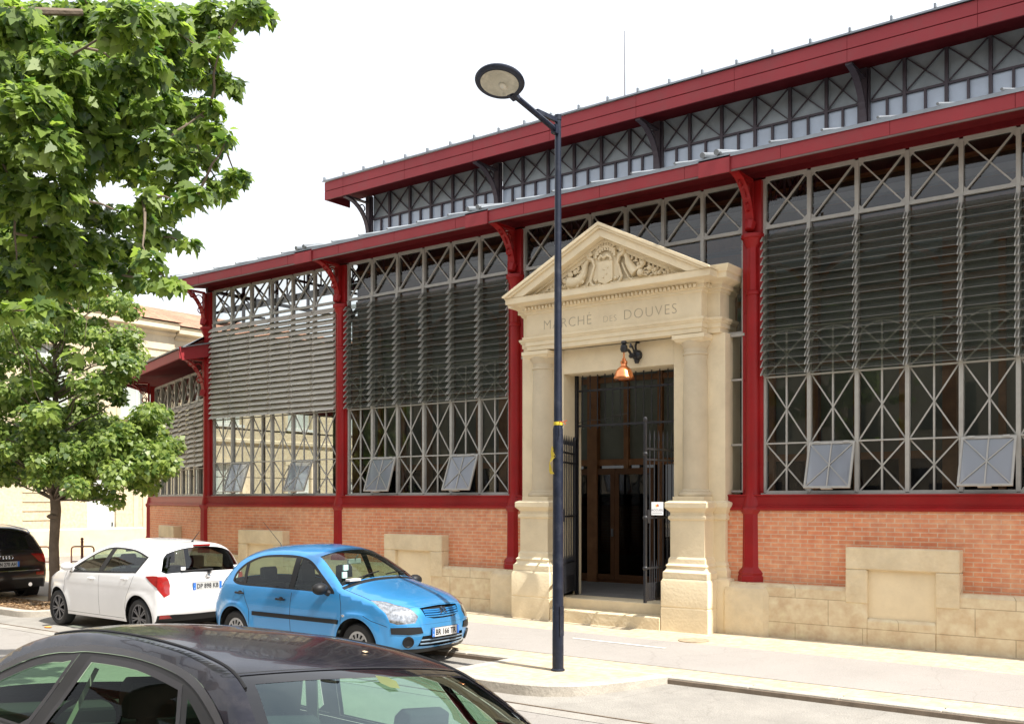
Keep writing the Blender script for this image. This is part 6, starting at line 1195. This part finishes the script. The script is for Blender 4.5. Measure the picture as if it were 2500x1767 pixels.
au['regions'] = [
 ('chrome_moulding', 'side', dlo, pbr('satin_moulding', (.055, .053, .056), .35, .5), -.004), ('window_frame', 'side', dl2, TRIM, .002),
 ('window_seal', 'side', wn([(-1.03, .985), (-1.03, .985), (-.80, 1.252), (-.80, 1.252), (-.45, 1.284), (-.06, 1.277), (-.06, 1.277), (.03, .975), (.03, .975), (-.5, .975)]), TRIMG, .001),
 ('side_window', 'side', wn([(-1.0, .99), (-1.0, .99), (-.79, 1.232), (-.79, 1.232), (-.45, 1.263), (-.09, 1.255), (-.09, 1.255), (-.005, .985), (-.005, .985), (-.5, .985)]), au_glass, .006),
 ('quarter_window', 'side', wn([(-1.23, .995), (-1.23, .995), (-1.06, 1.13), (-.87, 1.215), (-.87, 1.215), (-1.06, .99), (-1.06, .99)]), au_glass, .006),
 ('window_seal', 'side', wn([(.12, .975), (.12, .975), (.04, 1.277), (.04, 1.277), (.14, 1.258), (.33, 1.205), (.62, 1.062), (.78, .97), (.78, .97)]), TRIMG, .001),
 ('side_window', 'side', wn([(.155, .985), (.155, .985), (.075, 1.245), (.075, 1.245), (.14, 1.232), (.32, 1.18), (.60, 1.04), (.70, .98), (.70, .98)]), au_glass, .006),
 ('windscreen', 'top', [(7.2, -.93), (7.2, .93), (9.0, .9), (9.0, -.9)], au_glass, .004),
 ('rear_window_band', 'top', [(14.03, -.90), (14.0, 0), (14.03, .90), (15.0, .93), (16.05, .93), (16.05, -.93), (15.0, -.93)], pbr('black_glass_band', (.01, .01, .012), .05, var=.1), .003),
 ('rear_window', 'top', [(14.22, -.84), (14.20, 0), (14.22, .84), (15.0, .88), (15.95, .88), (15.95, -.88), (15.0, -.88)], au_rear, .004),
 ('tail_light', 'top', [(19.1, .70), (19.1, .99), (20.0, .99), (20.0, .70)], REDL, .0, True), ('headlight', 'top', [(2.9, .6), (4.2, .6), (4.6, .98), (2.9, .98)], HEADL, .0, True)]
BLK2 = pbr('dusty_black_paint', (.010, .010, .016), .22, .1, var=.2, scale=5, spec=.15, coat=.36, coat_r=.02, dirt=(.07, .06, .055), dirt_amt=.30, dscale=5, bump=.02, bscale=90)
M0 = T(-4.33, -10.97, -.03, R(174.7)) @ Matrix.Rotation(R(0.3), 4, 'Y') @ Matrix.Rotation(R(6.5), 4, 'X') @ Matrix.Diagonal((1.15, 1.03, 1.03, 1)); rt_, car_, M_ = build_car('black_saloon', 'dusty black saloon car cropped by the lower edge in the foreground', 'car', au, M0, dict(body=BLK2, rim=[pbr('silver_alloy', (.4, .4, .41), .3, .8), DARK]))
for s_ in (1, -1):
    b = MB(); P = [on_top(car_, q, s_ * .90, .002)[0] for q in np.linspace(9.3, 14.3, 26)]; b.tube(P, .006, 5); b.build('roof_ditch_moulding', TRIM, rt_, M_)
for s_ in (1, -1):
    b = MB(); b.bar((.02, s_ * .60, 1.25), (.10, s_ * .74, .80), .06, .02); b.build('pillar_trim', pbr('green_grey_trim', (.25, .27, .2), .8) if s_ > 0 else bpy.data.materials['green_grey_trim'], rt_, M_, smooth=0)
random.seed(4)
def fallen(q, v, sz, col, lb):
    p, n_ = on_top(car_, q, v, .004); O = M_ @ Matrix.Translation(p) @ n_.to_track_quat('Z', 'Y').to_matrix().to_4x4() @ Matrix.Rotation(random.random() * 6, 4, 'Z'); b = MB(); b.add([(x * sz, y * sz, .004 * (i % 2)) for i, (x, y) in enumerate([(0, -.5), (.35, -.2), (.4, .2), (0, .6), (-.3, .25), (-.35, -.2)])], [tuple(range(6))])
    tag(b.build('fallen_leaf', col, None, O, smooth=0), lb, 'leaf')
fallen(13.2, -.28, .035, pbr('dry_leaf', (.55, .42, .25), .8), 'small dry curled leaf lying on the roof of the black saloon')
fallen(14.35, .02, .10, pbr('olive_leaf', (.10, .12, .04), .7), 'olive green leaf stuck near the top of the black saloon rear window')
b = MB(); random.seed(9); b.ball((-16.35, -5.35, -.03), .05, 8, 0, (1.6, 1, .35), .5); tag(b.build('litter', pbr('orange_litter', (.7, .32, .08), .7)), 'scrap of orange litter in the gutter near the white hatchback', 'litter')
